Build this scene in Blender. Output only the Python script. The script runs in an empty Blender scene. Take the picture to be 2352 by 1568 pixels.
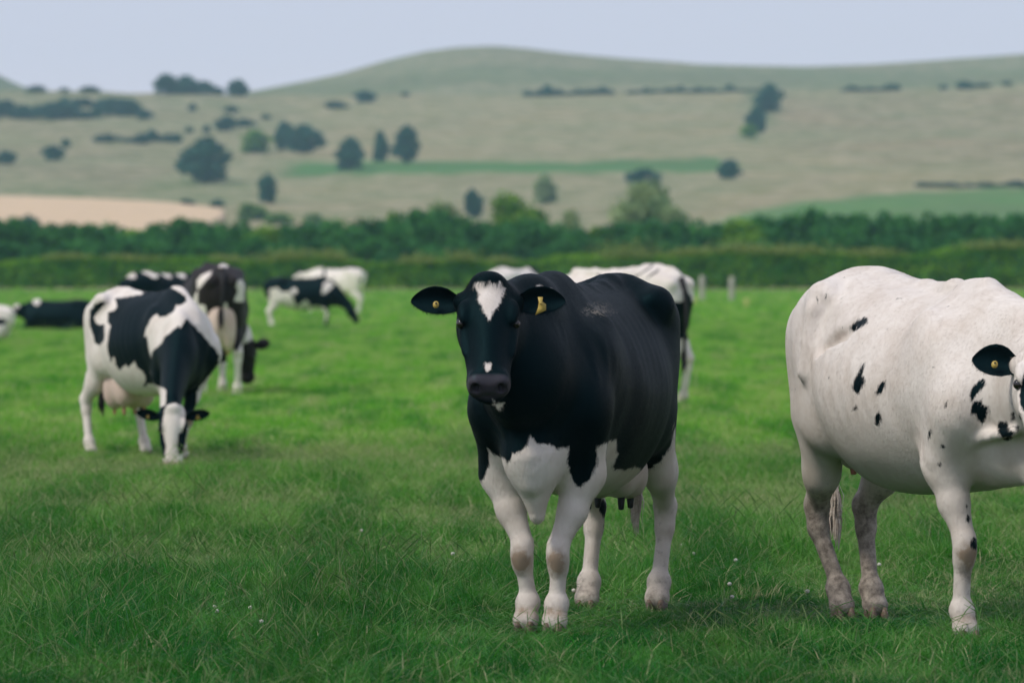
import bpy, math, random
import numpy as np
from mathutils import Vector, Matrix

random.seed(7)
rng = np.random.default_rng(7)
scene = bpy.context.scene
COL = scene.collection

# ------------------------------------------------------------------ camera
CAM_H = 1.55            # eye height of the photographer
FPX = 13080.0           # focal length in units of 1/2352 of the frame width
CX, HY = 1176.0, 613.0  # optical axis column and horizon row in the same units
cam_d = bpy.data.cameras.new('camera')
cam = bpy.data.objects.new('camera', cam_d)
COL.objects.link(cam)
cam.location = (0, 0, CAM_H)
cam.rotation_euler = (math.radians(90) - math.atan((784 - HY) / FPX), 0, 0)
cam_d.sensor_width = 36.0
cam_d.lens = FPX / 2352 * 36
cam_d.clip_start = 0.5
cam_d.clip_end = 9000
cam_d.dof.use_dof = True
cam_d.dof.focus_distance = 25.2
cam_d.dof.aperture_fstop = 5.0
scene.camera = cam

# ------------------------------------------------------------------ light
SUN_EL, SUN_AZ = math.radians(49), math.radians(240)   # azimuth clockwise from +Y: behind the camera, to the left
world = bpy.data.worlds.new('World')
scene.world = world
world.use_nodes = True
wn, wl = world.node_tree.nodes, world.node_tree.links
wn.clear()
sky = wn.new('ShaderNodeTexSky')
sky.sky_type = 'NISHITA'
sky.sun_disc = False
sky.sun_elevation = SUN_EL
sky.sun_rotation = SUN_AZ
sky.altitude = 100
sky.air_density = 1.0
sky.dust_density = 2.2
sky.ozone_density = 2.5
bg = wn.new('ShaderNodeBackground')
bg.inputs['Strength'].default_value = 0.12
wo = wn.new('ShaderNodeOutputWorld')
veil = wn.new('ShaderNodeMix')      # thin high cloud over the whole sky
veil.data_type = 'RGBA'
veil.inputs[0].default_value = 0.85
geo = wn.new('ShaderNodeTexCoord'); sep = wn.new('ShaderNodeSeparateXYZ'); el = wn.new('ShaderNodeMapRange')
el.interpolation_type = 'SMOOTHSTEP'
el.inputs[1].default_value = -0.005; el.inputs[2].default_value = 0.075
hz = wn.new('ShaderNodeMix'); hz.data_type = 'RGBA'
hz.inputs[6].default_value = (4.95, 4.60, 5.25, 1)     # pale milky horizon
hz.inputs[7].default_value = (3.6, 3.75, 4.75, 1)       # blue-grey above it
wl.new(geo.outputs['Generated'], sep.inputs[0]); wl.new(sep.outputs['Z'], el.inputs[0])
wl.new(el.outputs[0], hz.inputs[0]); wl.new(hz.outputs[2], veil.inputs[7])
wl.new(sky.outputs[0], veil.inputs[6])
wl.new(veil.outputs[2], bg.inputs[0])
wl.new(bg.outputs[0], wo.inputs[0])

sun_d = bpy.data.lights.new('sun', 'SUN')
sun_d.energy = 1.5
sun_d.angle = math.radians(10)
sun_d.color = (1.0, 0.95, 0.86)
sun = bpy.data.objects.new('sun', sun_d)
COL.objects.link(sun)
sdir = Vector((math.sin(SUN_AZ) * math.cos(SUN_EL), math.cos(SUN_AZ) * math.cos(SUN_EL), math.sin(SUN_EL)))
sun.rotation_euler = sdir.to_track_quat('Z', 'Y').to_euler()
sun.location = (-20, -10, 40)

scene.render.engine = 'CYCLES'
scene.cycles.use_denoising = True
scene.cycles.max_bounces = 6
scene.cycles.diffuse_bounces = 3
scene.cycles.glossy_bounces = 2
scene.cycles.transmission_bounces = 3
scene.cycles.volume_bounces = 1
scene.cycles.transparent_max_bounces = 6
scene.view_settings.view_transform = 'Standard'
scene.view_settings.look = 'None'
scene.view_settings.gamma = 1
scene.view_settings.use_curve_mapping = False
scene.view_settings.exposure = 0.55

# ------------------------------------------------------------------ helpers
def tag(o, label=None, cat=None, group=None, kind=None):
    if label: o['label'] = label
    if cat: o['category'] = cat
    if group: o['group'] = group
    if kind: o['kind'] = kind
    return o

def mesh_np(name, V, faces, mats=(), smooth=True):
    """faces: list of int arrays (n,k)"""
    me = bpy.data.meshes.new(name)
    V = np.asarray(V, dtype=np.float32)
    me.vertices.add(len(V))
    me.vertices.foreach_set('co', V.ravel())
    idx, tot = [], []
    for f in faces:
        f = np.asarray(f, dtype=np.int32)
        if len(f) == 0: continue
        idx.append(f.ravel()); tot.append(np.full(len(f), f.shape[1], dtype=np.int32))
    idx = np.concatenate(idx); tot = np.concatenate(tot)
    start = np.concatenate([[0], np.cumsum(tot)[:-1]]).astype(np.int32)
    me.loops.add(len(idx))
    me.loops.foreach_set('vertex_index', idx)
    me.polygons.add(len(tot))
    me.polygons.foreach_set('loop_start', start)
    me.polygons.foreach_set('loop_total', tot)
    if smooth: me.polygons.foreach_set('use_smooth', np.ones(len(tot), dtype=bool))
    for m in mats: me.materials.append(m)
    me.update(calc_edges=True)
    me.validate()
    return me

def fattr(me, name, vals):
    a = me.attributes.new(name, 'FLOAT', 'POINT')
    a.data.foreach_set('value', np.asarray(vals, dtype=np.float32))

def cattr(me, name, rgb):
    a = me.attributes.new(name, 'FLOAT_COLOR', 'POINT')
    rgba = np.ones((len(rgb), 4), dtype=np.float32); rgba[:, :3] = rgb
    a.data.foreach_set('color', rgba.ravel())

def link(name, me, parent=None, loc=None):
    o = bpy.data.objects.new(name, me)
    COL.objects.link(o)
    if parent is not None: o.parent = parent
    if loc is not None: o.location = loc
    return o

def smooth01(x):
    x = np.clip(x, 0, 1); return x * x * (3 - 2 * x)

_tab = np.random.default_rng(3).random((64, 64, 64)).astype(np.float32) * 2 - 1
def vnoise(P):
    """value noise -1..1 on (n,3) points"""
    i = np.floor(P).astype(np.int64); f = (P - i).astype(np.float32); f = f * f * (3 - 2 * f)
    i0 = i & 63; i1 = (i + 1) & 63
    r = 0
    for dx in (0, 1):
        wx = f[:, 0] if dx else 1 - f[:, 0]
        for dy in (0, 1):
            wy = f[:, 1] if dy else 1 - f[:, 1]
            for dz in (0, 1):
                wz = f[:, 2] if dz else 1 - f[:, 2]
                r = r + wx * wy * wz * _tab[(i1 if dx else i0)[:, 0], (i1 if dy else i0)[:, 1], (i1 if dz else i0)[:, 2]]
    return r

def fbm(P, n=3):
    r = 0; a = 1; t = 0
    for k in range(n):
        r = r + a * vnoise(P * 2 ** k + 17.3 * k); t += a; a *= .5
    return r / t

MARKS = [(0, 'the left edge'), (255, 'the grazing pied cow'), (500, 'the brown-black cow'), (690, 'the far grazing pair'), (900, 'the gap left of the black cow'), (1125, "the black cow's head"),
         (1340, "the black cow's withers"), (1500, 'the striped cow'), (1645, 'the two fence posts'), (1830, "the white cow's rump"), (2090, "the white cow's ribs"), (2352, 'the right edge')]
ORD = ['', 'second ', 'third ', 'fourth ', 'fifth ', 'sixth ', 'seventh ', 'eighth ', 'ninth ', 'tenth ', 'eleventh ', 'twelfth ', 'thirteenth ']
def name_by_place(objs, what, marks=None):
    """tell alike things in a row apart by the nearest landmark; objs = [(column, object)]"""
    marks = marks or MARKS
    seen = {}
    for u, o in objs:
        m = min(marks, key=lambda q: abs(q[0] - u)); side = 'left' if u < m[0] else 'right'
        seen.setdefault((m[1], side), []).append((abs(u - m[0]), o))
    for (m, side), L in seen.items():
        for k, (_, o) in enumerate(sorted(L, key=lambda q: q[0])):
            o['label'] = '%s, %snearest to the %s of %s' % (what, ORD[min(k, 12)], side, m)

class NT:
    def __init__(s, name):
        s.m = bpy.data.materials.new(name); s.m.use_nodes = True
        s.n = s.m.node_tree.nodes; s.l = s.m.node_tree.links; s.n.clear()
        s.out = s.n.new('ShaderNodeOutputMaterial')
    def node(s, t, **kw):
        n = s.n.new(t)
        for k, v in kw.items():
            if k.startswith('_'): setattr(n, k[1:], v)
            else:
                key = k.replace('__', ' ')
                n.inputs[key].default_value = v
        return n
    def attr(s, name):
        n = s.n.new('ShaderNodeAttribute'); n.attribute_name = name; return n
    def math(s, op, a, b=None, clamp=False):
        n = s.n.new('ShaderNodeMath'); n.operation = op; n.use_clamp = clamp
        for i, v in enumerate((a, b)):
            if v is None: continue
            if isinstance(v, (int, float)): n.inputs[i].default_value = v
            else: s.l.new(v, n.inputs[i])
        return n.outputs[0]
    def mix(s, fac, a, b, mode='MIX'):
        n = s.n.new('ShaderNodeMix'); n.data_type = 'RGBA'; n.blend_type = mode
        for sock, v in ((n.inputs[0], fac), (n.inputs[6], a), (n.inputs[7], b)):
            if isinstance(v, (int, float)): sock.default_value = v
            elif isinstance(v, tuple): sock.default_value = (*v, 1) if len(v) == 3 else v
            else: s.l.new(v, sock)
        return n.outputs[2]
    def ramp(s, fac, lo, hi, a=0.0, b=1.0):
        n = s.n.new('ShaderNodeMapRange'); n.clamp = True
        s.l.new(fac, n.inputs[0])
        n.inputs[1].default_value = lo; n.inputs[2].default_value = hi
        n.inputs[3].default_value = a; n.inputs[4].default_value = b
        return n.outputs[0]
    def noise(s, scale, detail=3, vec=None, rough=.55):
        n = s.n.new('ShaderNodeTexNoise'); n.inputs['Scale'].default_value = scale
        n.inputs['Detail'].default_value = detail; n.inputs['Roughness'].default_value = rough
        if vec is not None: s.l.new(vec, n.inputs['Vector'])
        return n.outputs[0]

# ------------------------------------------------------------------ materials
def mat_coat():
    s = NT('cow_coat')
    geo = s.n.new('ShaderNodeTexCoord')
    ob = geo.outputs['Object']
    mp = s.n.new('ShaderNodeMapping'); mp.inputs['Scale'].default_value = (1, 1, .35); s.l.new(ob, mp.inputs[0])
    hair = s.noise(190, 3, mp.outputs[0], .7)
    jag = s.noise(60, 3, mp.outputs[0], .7)
    coat = s.attr('coat').outputs['Fac']
    j = s.math('MULTIPLY', s.math('SUBTRACT', jag, .5), .028)
    k = s.ramp(s.math('ADD', coat, j), -.0045, .0045)
    blot = s.noise(7, 4, ob, .6)
    fine = s.noise(30, 4, ob, .65)
    wdirt = s.math('MULTIPLY', s.ramp(blot, .40, .70), .55)
    white = s.mix(wdirt, (.79, .73, .655), (.56, .47, .38))
    white = s.mix(s.ramp(hair, .3, .7, 0, .25), white, (.62, .56, .51))
    dirt = s.attr('dirt').outputs['Fac']
    white = s.mix(s.math('MULTIPLY', dirt, 1.3, True), white, (.40, .33, .26))
    dm = s.ramp(s.math('ADD', dirt, s.math('MULTIPLY', s.math('SUBTRACT', fine, .5), .9)), .35, .75, 0, .9)
    dm = s.math('MULTIPLY', dm, s.ramp(dirt, .0, .12))
    white = s.mix(dm, white, (.075, .06, .047))
    tan = s.attr('tan').outputs['Fac']
    white = s.mix(s.math('MULTIPLY', s.ramp(s.math('MULTIPLY', tan, s.ramp(fine, .3, .6, .6, 1.3)), .15, .7), .85), white, (.26, .18, .11))
    brown = s.attr('brown').outputs['Fac']
    black = s.mix(s.ramp(fine, .35, .7, 0, .5), (.0010, .0038, .0048), (.0028, .0065, .0075))
    black = s.mix(brown, black, (.028, .018, .015))
    dust = s.attr('dust').outputs['Fac']
    dn = s.noise(70, 2, ob, .8)
    dmask = s.math('MULTIPLY', s.ramp(s.math('ADD', dn, s.math('MULTIPLY', dust, .22)), .70, .76), s.ramp(dust, 0, .2))
    black = s.mix(dmask, black, (.17, .15, .12))
    col = s.mix(k, white, black)
    skin = s.attr('skin').outputs['Fac']
    col = s.mix(skin, col, (.060, .052, .062))
    pink = s.attr('pink').outputs['Fac']
    col = s.mix(s.math('MULTIPLY', pink, .75), col, (.46, .27, .21))
    p = s.node('ShaderNodeBsdfPrincipled')
    s.l.new(col, p.inputs['Base Color'])
    rough = s.math('ADD', s.ramp(hair, .3, .7, .50, .68), s.math('MULTIPLY', skin, -.20))
    s.l.new(rough, p.inputs['Roughness'])
    p.inputs['Specular IOR Level'].default_value = .13
    s.l.new(s.mix(k, (1, 1, 1), (.25, .85, 1.0)), p.inputs['Specular Tint'])
    p.inputs['Sheen Weight'].default_value = .015
    p.inputs['Sheen Roughness'].default_value = .4
    b = s.n.new('ShaderNodeBump'); b.inputs['Strength'].default_value = .3; b.inputs['Distance'].default_value = .004
    hh = s.math('ADD', hair, s.math('MULTIPLY', fine, 1.2))
    s.l.new(hh, b.inputs['Height']); s.l.new(b.outputs[0], p.inputs['Normal'])
    s.l.new(p.outputs[0], s.out.inputs[0])
    return s.m

def mat_simple(name, col, rough=.6, var=None, scale=20, spec=.4, bump=0, sss=0):
    s = NT(name)
    p = s.node('ShaderNodeBsdfPrincipled', Roughness=rough)
    p.inputs['Specular IOR Level'].default_value = spec
    geo = s.n.new('ShaderNodeTexCoord')
    n = s.noise(scale, 4, geo.outputs['Object'], .6)
    c = s.mix(s.ramp(n, .35, .65), col, var if var else tuple(x * .7 for x in col))
    s.l.new(c, p.inputs['Base Color'])
    if sss: p.inputs['Subsurface Weight'].default_value = sss
    if bump:
        b = s.n.new('ShaderNodeBump'); b.inputs['Strength'].default_value = bump; b.inputs['Distance'].default_value = .01
        s.l.new(n, b.inputs['Height']); s.l.new(b.outputs[0], p.inputs['Normal'])
    s.l.new(p.outputs[0], s.out.inputs[0])
    return s.m

M_COAT = mat_coat()
M_EYE = mat_simple('cow_eye', (.012, .009, .008), .08, (.02, .015, .012), 30, .6)
M_LID = mat_simple('eye_rim_skin', (.05, .035, .035), .4)
M_TAG = mat_simple('yellow_tag_plastic', (.55, .40, .09), .45, (.42, .30, .07), 60)
M_HOOF = mat_simple('hoof_horn', (.17, .115, .08), .55, (.08, .055, .04), 30, .4, .3)
M_UDDER = mat_simple('udder_skin', (.64, .50, .42), .6, (.56, .41, .33), 6, .35, .15)
M_UDDER_W = mat_simple('udder_pale_skin', (.56, .49, .43), .6, (.46, .37, .31), 6, .35, .15)
M_TEAT = mat_simple('teat_pink_skin', (.50, .20, .15), .55, (.42, .16, .13), 30)
M_TEAT_D = mat_simple('teat_dark_skin', (.012, .012, .014), .5)
M_TAILW = mat_simple('tail_hair', (.64, .57, .51), .7, (.44, .36, .30), 60, .3, .5)
M_TAILB = mat_simple('dark_tail_hair', (.012, .012, .014), .7, (.02, .018, .017), 60, .3, .5)

# ------------------------------------------------------------------ implicit surface tools
def cone(p1, p2, r1, r2, sq=1.0):
    p1 = np.array(p1, np.float32); p2 = np.array(p2, np.float32)
    S = np.array([1, 1 / sq, 1], np.float32)
    a = p1 * S; b = p2 * S; d = b - a; L2 = float(d @ d) + 1e-9
    def f(P):
        Q = P * S - a
        t = np.clip((Q @ d) / L2, 0, 1)
        return (np.linalg.norm(Q - t[:, None] * d, axis=1) - (r1 + (r2 - r1) * t)) * (min(1, sq) * .5 + .5)
    rm = max(r1, r2) * max(1, sq)
    return f, np.minimum(p1, p2) - rm, np.maximum(p1, p2) + rm

def ell(c, r, R=None):
    c = np.array(c, np.float32); r = np.array(r, np.float32)
    def f(P):
        Q = P - c
        if R is not None: Q = Q @ R          # columns of R are the local axes
        k0 = np.linalg.norm(Q / r, axis=1); k1 = np.linalg.norm(Q / (r * r), axis=1) + 1e-9
        return k0 * (k0 - 1) / k1
    m = r if R is None else np.full(3, r.max())
    return f, c - m, c + m

def rot_y(deg):
    a = math.radians(deg); return np.array([[math.cos(a), 0, math.sin(a)], [0, 1, 0], [-math.sin(a), 0, math.cos(a)]], np.float32)
def rot_z(deg):
    a = math.radians(deg); return np.array([[math.cos(a), -math.sin(a), 0], [math.sin(a), math.cos(a), 0], [0, 0, 1]], np.float32)

def spline_tab(T, n=220):
    T = np.array(T, float); x = T[:, 0]
    o = np.argsort(x); T = T[o]; x = x[o]
    xs = np.linspace(x[0], x[-1], n)
    out = [xs]
    for c in range(1, T.shape[1]):
        y = T[:, c]; m = np.gradient(y, x)
        i = np.clip(np.searchsorted(x, xs) - 1, 0, len(x) - 2)
        h = x[i + 1] - x[i]; t = (xs - x[i]) / h
        out.append((2*t**3-3*t**2+1)*y[i] + (t**3-2*t**2+t)*h*m[i] + (-2*t**3+3*t**2)*y[i+1] + (t**3-t**2)*h*m[i+1])
    return np.array(out)

def loft(T, n_exp=2.3, R=None, o=(0, 0, 0)):
    """T rows: x, top, bottom, half width, narrowing above, narrowing below"""
    tb = spline_tab(T); o = np.array(o, np.float32)
    x0, x1 = tb[0][0], tb[0][-1]
    def f(P):
        Q = P - o
        if R is not None: Q = Q @ R
        x = Q[:, 0]
        g = lambda c: np.interp(x, tb[0], tb[c])
        zt, zb, hw, at, ab = g(1), g(2), g(3), g(4), g(5)
        hz = np.maximum((zt - zb) / 2, .01); zc = (zt + zb) / 2
        v = (Q[:, 2] - zc) / hz
        wf = 1 - at * np.clip(v, 0, 1.1) ** 1.5 - ab * np.clip(-v, 0, 1.1) ** 1.5
        u = Q[:, 1] / (np.maximum(hw, .01) * np.maximum(wf, .15))
        r = (np.abs(u) ** n_exp + np.abs(v) ** n_exp) ** (1 / n_exp)
        m = np.minimum(hw, hz)
        d = (r - 1) * m * .85
        end = np.maximum(x - x1, x0 - x)
        return np.where(end > 0, np.sqrt(np.maximum(d, 0) ** 2 + end ** 2), d)
    T = np.array(T, float)
    lo = np.array([x0, -T[:, 3].max(), T[:, 2].min()]); hi = np.array([x1, T[:, 3].max(), T[:, 1].max()])
    if R is not None:
        c = np.array([[a, b, d] for a in (lo[0], hi[0]) for b in (lo[1], hi[1]) for d in (lo[2], hi[2])]) @ np.asarray(R).T
        lo, hi = c.min(0), c.max(0)
    return f, lo + o, hi + o

class Field:
    def __init__(s, xs, ys, zs):
        s.ax = [np.asarray(a, np.float32) for a in (xs, ys, zs)]
        s.F = np.full([len(a) for a in s.ax], .4, np.float32)
    def put(s, prim, k=.04, sub=False):
        f, lo, hi = prim
        sl = []
        for a, l, h in zip(s.ax, lo, hi):
            i0 = max(0, np.searchsorted(a, l - k - .03)); i1 = min(len(a), np.searchsorted(a, h + k + .03))
            if i1 <= i0: return
            sl.append(slice(i0, i1))
        sl = tuple(sl)
        G = np.stack(np.meshgrid(s.ax[0][sl[0]], s.ax[1][sl[1]], s.ax[2][sl[2]], indexing='ij'), -1).reshape(-1, 3)
        d = f(G).reshape([q.stop - q.start for q in sl]).astype(np.float32)
        A = s.F[sl]
        if sub:
            d = -d; h = np.maximum(k - np.abs(A - d), 0) / k
            s.F[sl] = np.maximum(A, d) + h * h * k / 4
        else:
            h = np.maximum(k - np.abs(A - d), 0) / k
            s.F[sl] = np.minimum(A, d) - h * h * k / 4
    def nets(s):
        F = s.F; S = F < 0
        n = [k - 1 for k in F.shape]
        cnt = np.zeros(n, np.int8)
        for a in (0, 1):
            for b in (0, 1):
                for c in (0, 1):
                    cnt += S[a:n[0] + a, b:n[1] + b, c:n[2] + c]
        act = (cnt > 0) & (cnt < 8)
        idx = np.full(n, -1, np.int32); I = np.nonzero(act); idx[act] = np.arange(len(I[0]))
        acc = np.zeros((len(I[0]), 3)); num = np.zeros(len(I[0]))
        for ax in range(3):
            o1, o2 = [q for q in range(3) if q != ax]
            for a in (0, 1):
                for b in (0, 1):
                    off = [0, 0, 0]; off[o1] = a; off[o2] = b
                    J = [I[q] + off[q] for q in range(3)]
                    K = list(J); K[ax] = J[ax] + 1
                    fa = F[tuple(J)]; fb = F[tuple(K)]
                    cr = (fa < 0) != (fb < 0)
                    t = np.where(cr, fa / np.where(cr, fa - fb, 1), 0)
                    for q in range(3):
                        base = s.ax[q][J[q]]
                        if q == ax: base = base + t * (s.ax[q][K[q]] - base)
                        acc[:, q] += np.where(cr, base, 0)
                    num += cr
        V = acc / num[:, None]
        faces = []
        for ax in range(3):
            b, c = (ax + 1) % 3, (ax + 2) % 3
            sa = [slice(None)] * 3; sb = [slice(None)] * 3
            sa[ax] = slice(0, -1); sb[ax] = slice(1, None)
            A, B = S[tuple(sa)], S[tuple(sb)]
            E = np.nonzero(A != B)
            ok = (E[b] > 0) & (E[c] > 0) & (E[b] < n[b]) & (E[c] < n[c])
            E = [e[ok] for e in E]
            q = []
            for db, dc in ((-1, -1), (0, -1), (0, 0), (-1, 0)):
                J = list(E); J[b] = E[b] + db; J[c] = E[c] + dc
                q.append(idx[tuple(J)])
            q = np.stack(q, 1)
            flip = ~A[tuple(E)]
            q[flip] = q[flip][:, ::-1]
            faces.append(q)
        return V, np.concatenate(faces)

def relax(V, Fc, n=2, lam=.5):
    e = np.concatenate([Fc[:, [0, 1]], Fc[:, [1, 2]], Fc[:, [2, 3]], Fc[:, [3, 0]]])
    deg = np.bincount(e[:, 0], minlength=len(V)) + np.bincount(e[:, 1], minlength=len(V))
    for it in range(n * 2):
        l = lam if it % 2 == 0 else -lam * .96
        acc = np.zeros_like(V)
        for c in range(3):
            acc[:, c] = np.bincount(e[:, 0], V[e[:, 1], c], len(V)) + np.bincount(e[:, 1], V[e[:, 0], c], len(V))
        V = V + l * (acc / deg[:, None] - V)
    return V

def normals(V, Fc):
    n = np.cross(V[Fc[:, 2]] - V[Fc[:, 0]], V[Fc[:, 3]] - V[Fc[:, 1]])
    N = np.zeros_like(V)
    for k in range(4):
        for c in range(3): N[:, c] += np.bincount(Fc[:, k], n[:, c], len(V))
    return N / (np.linalg.norm(N, axis=1)[:, None] + 1e-12)

def poly_sd(px, py, poly):
    """signed distance, positive inside"""
    P = np.array(poly, float); Q = np.roll(P, -1, 0)
    best = np.full(len(px), 1e9); ins = np.zeros(len(px), bool)
    for (ax, ay), (bx, by) in zip(P, Q):
        dx, dy = bx - ax, by - ay
        t = np.clip(((px - ax) * dx + (py - ay) * dy) / (dx * dx + dy * dy + 1e-9), 0, 1)
        best = np.minimum(best, np.hypot(px - ax - t * dx, py - ay - t * dy))
        c = (ay > py) != (by > py)
        ins ^= c & (px < (bx - ax) * (py - ay) / (by - ay + 1e-12) + ax)
    return np.where(ins, best, -best)

# ------------------------------------------------------------------ the cow
TORSO = [(1.00, 1.16, .84, .09, .3, .2), (.93, 1.28, .70, .17, .35, .2), (.82, 1.37, .62, .235, .45, .2),
         (.68, 1.43, .58, .285, .50, .25), (.50, 1.44, .565, .325, .48, .25), (.30, 1.42, .55, .36, .38, .2),
         (.05, 1.41, .535, .385, .32, .15), (-.20, 1.41, .54, .385, .28, .15), (-.40, 1.42, .58, .35, .22, .18),
         (-.58, 1.445, .66, .30, .14, .2), (-.75, 1.44, .76, .265, .15, .2), (-.92, 1.40, .84, .215, .2, .2),
         (-1.03, 1.33, .92, .16, .25, .2), (-1.08, 1.22, 1.0, .10, .3, .2)]
HEAD = [(-.055, .03, -.06, .055, .1, .1), (-.03, .055, -.10, .085, .15, .15), (.02, .075, -.15, .108, .2, .25), (.08, .082, -.185, .116, .2, .3),
        (.15, .082, -.20, .121, .2, .38), (.21, .076, -.19, .114, .30, .4), (.28, .066, -.165, .102, .38, .38),
        (.35, .056, -.135, .091, .38, .3), (.41, .050, -.118, .086, .28, .25), (.455, .045, -.110, .089, .15, .22),
        (.49, .032, -.098, .085, .15, .25), (.515, .012, -.075, .070, .2, .3), (.525, -.008, -.05, .045, .2, .2)]

HX_ = .93
HEAD = [(a * HX_, *r) for a, *r in HEAD]
def head_frame(pitch, yaw, roll=0):
    p, y = math.radians(pitch), math.radians(yaw)
    f = np.array([math.cos(p) * math.cos(y), math.cos(p) * math.sin(y), -math.sin(p)])
    l = np.array([-math.sin(y), math.cos(y), 0.0])
    u = np.cross(f, l)
    if roll:
        r = math.radians(roll); l, u = l * math.cos(r) + u * math.sin(r), u * math.cos(r) - l * math.sin(r)
    return np.stack([f, l, u], 1)

def ear_mesh(base, axis, hdir, ndir, L=.205, W=.066, cup=.55):
    ss = np.array([0, .1, .2, .32, .45, .58, .7, .8, .88, .94, .98, 1.0])
    wt = np.interp(ss, [0, .12, .3, .5, .65, .8, .9, .96, 1], [.42, .55, .88, 1, .95, .74, .50, .30, .08]) * W
    ts = np.linspace(-1, 1, 11)
    V = []
    for side in (0, 1):
        for s_, w in zip(ss, wt):
            for t in ts:
                cc = cup * w * (t * t - .55) * (1.5 - .9 * s_)
                p = base + axis * (L * s_) + hdir * (w * t + .012 * math.sin(3 * s_)) + ndir * (cc - .02 * s_ * s_)
                if side: p = p - ndir * (.010 * (1.05 - s_) + .003) * (1 - .75 * abs(t) ** 3)
                V.append(p)
    n, m = len(ss), len(ts); Fc = []
    def id(sd, i, j): return sd * n * m + i * m + j
    for i in range(n - 1):
        for j in range(m - 1):
            Fc.append((id(0, i, j), id(0, i + 1, j), id(0, i + 1, j + 1), id(0, i, j + 1)))
            Fc.append((id(1, i, j), id(1, i, j + 1), id(1, i + 1, j + 1), id(1, i + 1, j)))
        for j in (0, m - 1):
            q = (id(0, i, j), id(1, i, j), id(1, i + 1, j), id(0, i + 1, j))
            Fc.append(q if j == 0 else q[::-1])
    for j in range(m - 1):
        Fc.append((id(0, n - 1, j), id(1, n - 1, j), id(1, n - 1, j + 1), id(0, n - 1, j + 1)))
    V = np.array(V); Fc = np.array(Fc)
    if np.dot(np.cross(hdir, ndir), axis) > 0: Fc = Fc[:, ::-1]
    inner = np.concatenate([np.ones(n * m), np.zeros(n * m)])
    return V, Fc, inner

def hoof_mesh():
    V, Fc = [], []
    rings = [(.0, 1.0, .0), (.010, 1.0, .0), (.032, .93, -.006), (.052, .82, -.012), (.058, .6, -.014)]
    for s in (-1, 1):
        b = len(V); n = 12
        for z, k, dx in rings:
            for i in range(n):
                a = 2 * math.pi * i / n
                x = .056 * math.cos(a); y = .0245 * math.sin(a) * (1 if math.cos(a) < .5 else .85)
                V.append((x * k + dx + .012, s * .026 + y * k - s * .004 * (1 - k), z))
        for r in range(len(rings) - 1):
            for i in range(n):
                j = (i + 1) % n
                Fc.append((b + r * n + i, b + r * n + j, b + (r + 1) * n + j, b + (r + 1) * n + i))
    return mesh_np('hoof', V, [np.array(Fc)], [M_HOOF])

def tube(pts, rad, n=10):
    pts = [Vector(p) for p in pts]; V, Fc = [], []
    for i, p in enumerate(pts):
        d = (pts[min(i + 1, len(pts) - 1)] - pts[max(i - 1, 0)]).normalized()
        a = d.orthogonal().normalized() if i == 0 else (a - d * a.dot(d)).normalized()
        b = d.cross(a)
        for k in range(n):
            t = 2 * math.pi * k / n
            V.append(p + (a * math.cos(t) + b * math.sin(t)) * rad[i])
    for i in range(len(pts) - 1):
        for k in range(n):
            j = (k + 1) % n
            Fc.append((i * n + k, i * n + j, (i + 1) * n + j, (i + 1) * n + k))
    base = len(V); V.append(pts[0]); V.append(pts[-1])
    T = []
    for k in range(n):
        j = (k + 1) % n
        T.append((base, j, k)); T.append((base + 1, (len(pts) - 1) * n + k, (len(pts) - 1) * n + j))
    return np.array([tuple(v) for v in V]), np.array(Fc), np.array(T)

HOOF = None
def axis_pts(lo, hi, step, zones=()):
    """grid line positions, finer inside the zones (a, b, step)"""
    p = [lo]
    while p[-1] < hi:
        st = step
        for a, b, s2 in zones:
            if a <= p[-1] < b: st = min(st, s2)
        p.append(p[-1] + st)
    return p

def front_leg(s, foot, knee, elbow, rs=1.0, sw=1.0):
    """foot, knee, elbow = (x, y[, z]); returns primitives"""
    fx, fy = foot; kx, ky, kz = knee; ex, ey, ez = elbow
    P = []
    P.append((cone((.66, s * .185 * sw, 1.12), (.80, s * .20 * sw, .93), .12, .10, .8), .10))
    P.append((cone((.78, s * .20 * sw, .90), (ex, ey, ez), .115 * rs, .105 * rs, .9), .09))
    P.append((cone((ex - .10, ey, ez + .06), (ex - .02, ey, ez), .05, .06), .06))
    mid = (ex * .55 + kx * .45, ey * .55 + ky * .45, ez * .55 + kz * .45)
    P.append((cone((ex, ey, ez), mid, .094 * rs, .068 * rs, .92), .05))
    P.append((cone(mid, (kx, ky, kz + .06), .068 * rs, .046 * rs), .03))
    P.append((cone((kx + .004, ky, kz + .045), (kx + .006, ky, kz - .03), .053 * rs, .047 * rs, 1.0), .02))
    P.append((ell((kx + .022, ky, kz + .01), (.04, .043, .05)), .02))
    P.append((cone((kx, ky, kz - .02), (fx, fy, .15), .036 * rs, .033 * rs, 1.0), .03))
    P.append((cone((kx - .022, ky, kz - .04), (fx - .022, fy, .16), .022, .024), .03))
    P.append((ell((fx - .004, fy, .125), (.048, .047, .040)), .025))
    P.append((cone((fx, fy, .12), (fx + .035, fy, .055), .040, .044, 1.05), .03))
    P.append((cone((fx + .03, fy - .018, .06), (fx + .045, fy - .020, .050), .032, .030), .02))
    P.append((cone((fx + .03, fy + .018, .06), (fx + .045, fy + .020, .050), .032, .030), .02))
    P.append((ell((fx - .045, fy + .02, .10), (.016, .014, .02)), .01))
    P.append((ell((fx - .045, fy - .02, .10), (.016, .014, .02)), .01))
    return P

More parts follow.
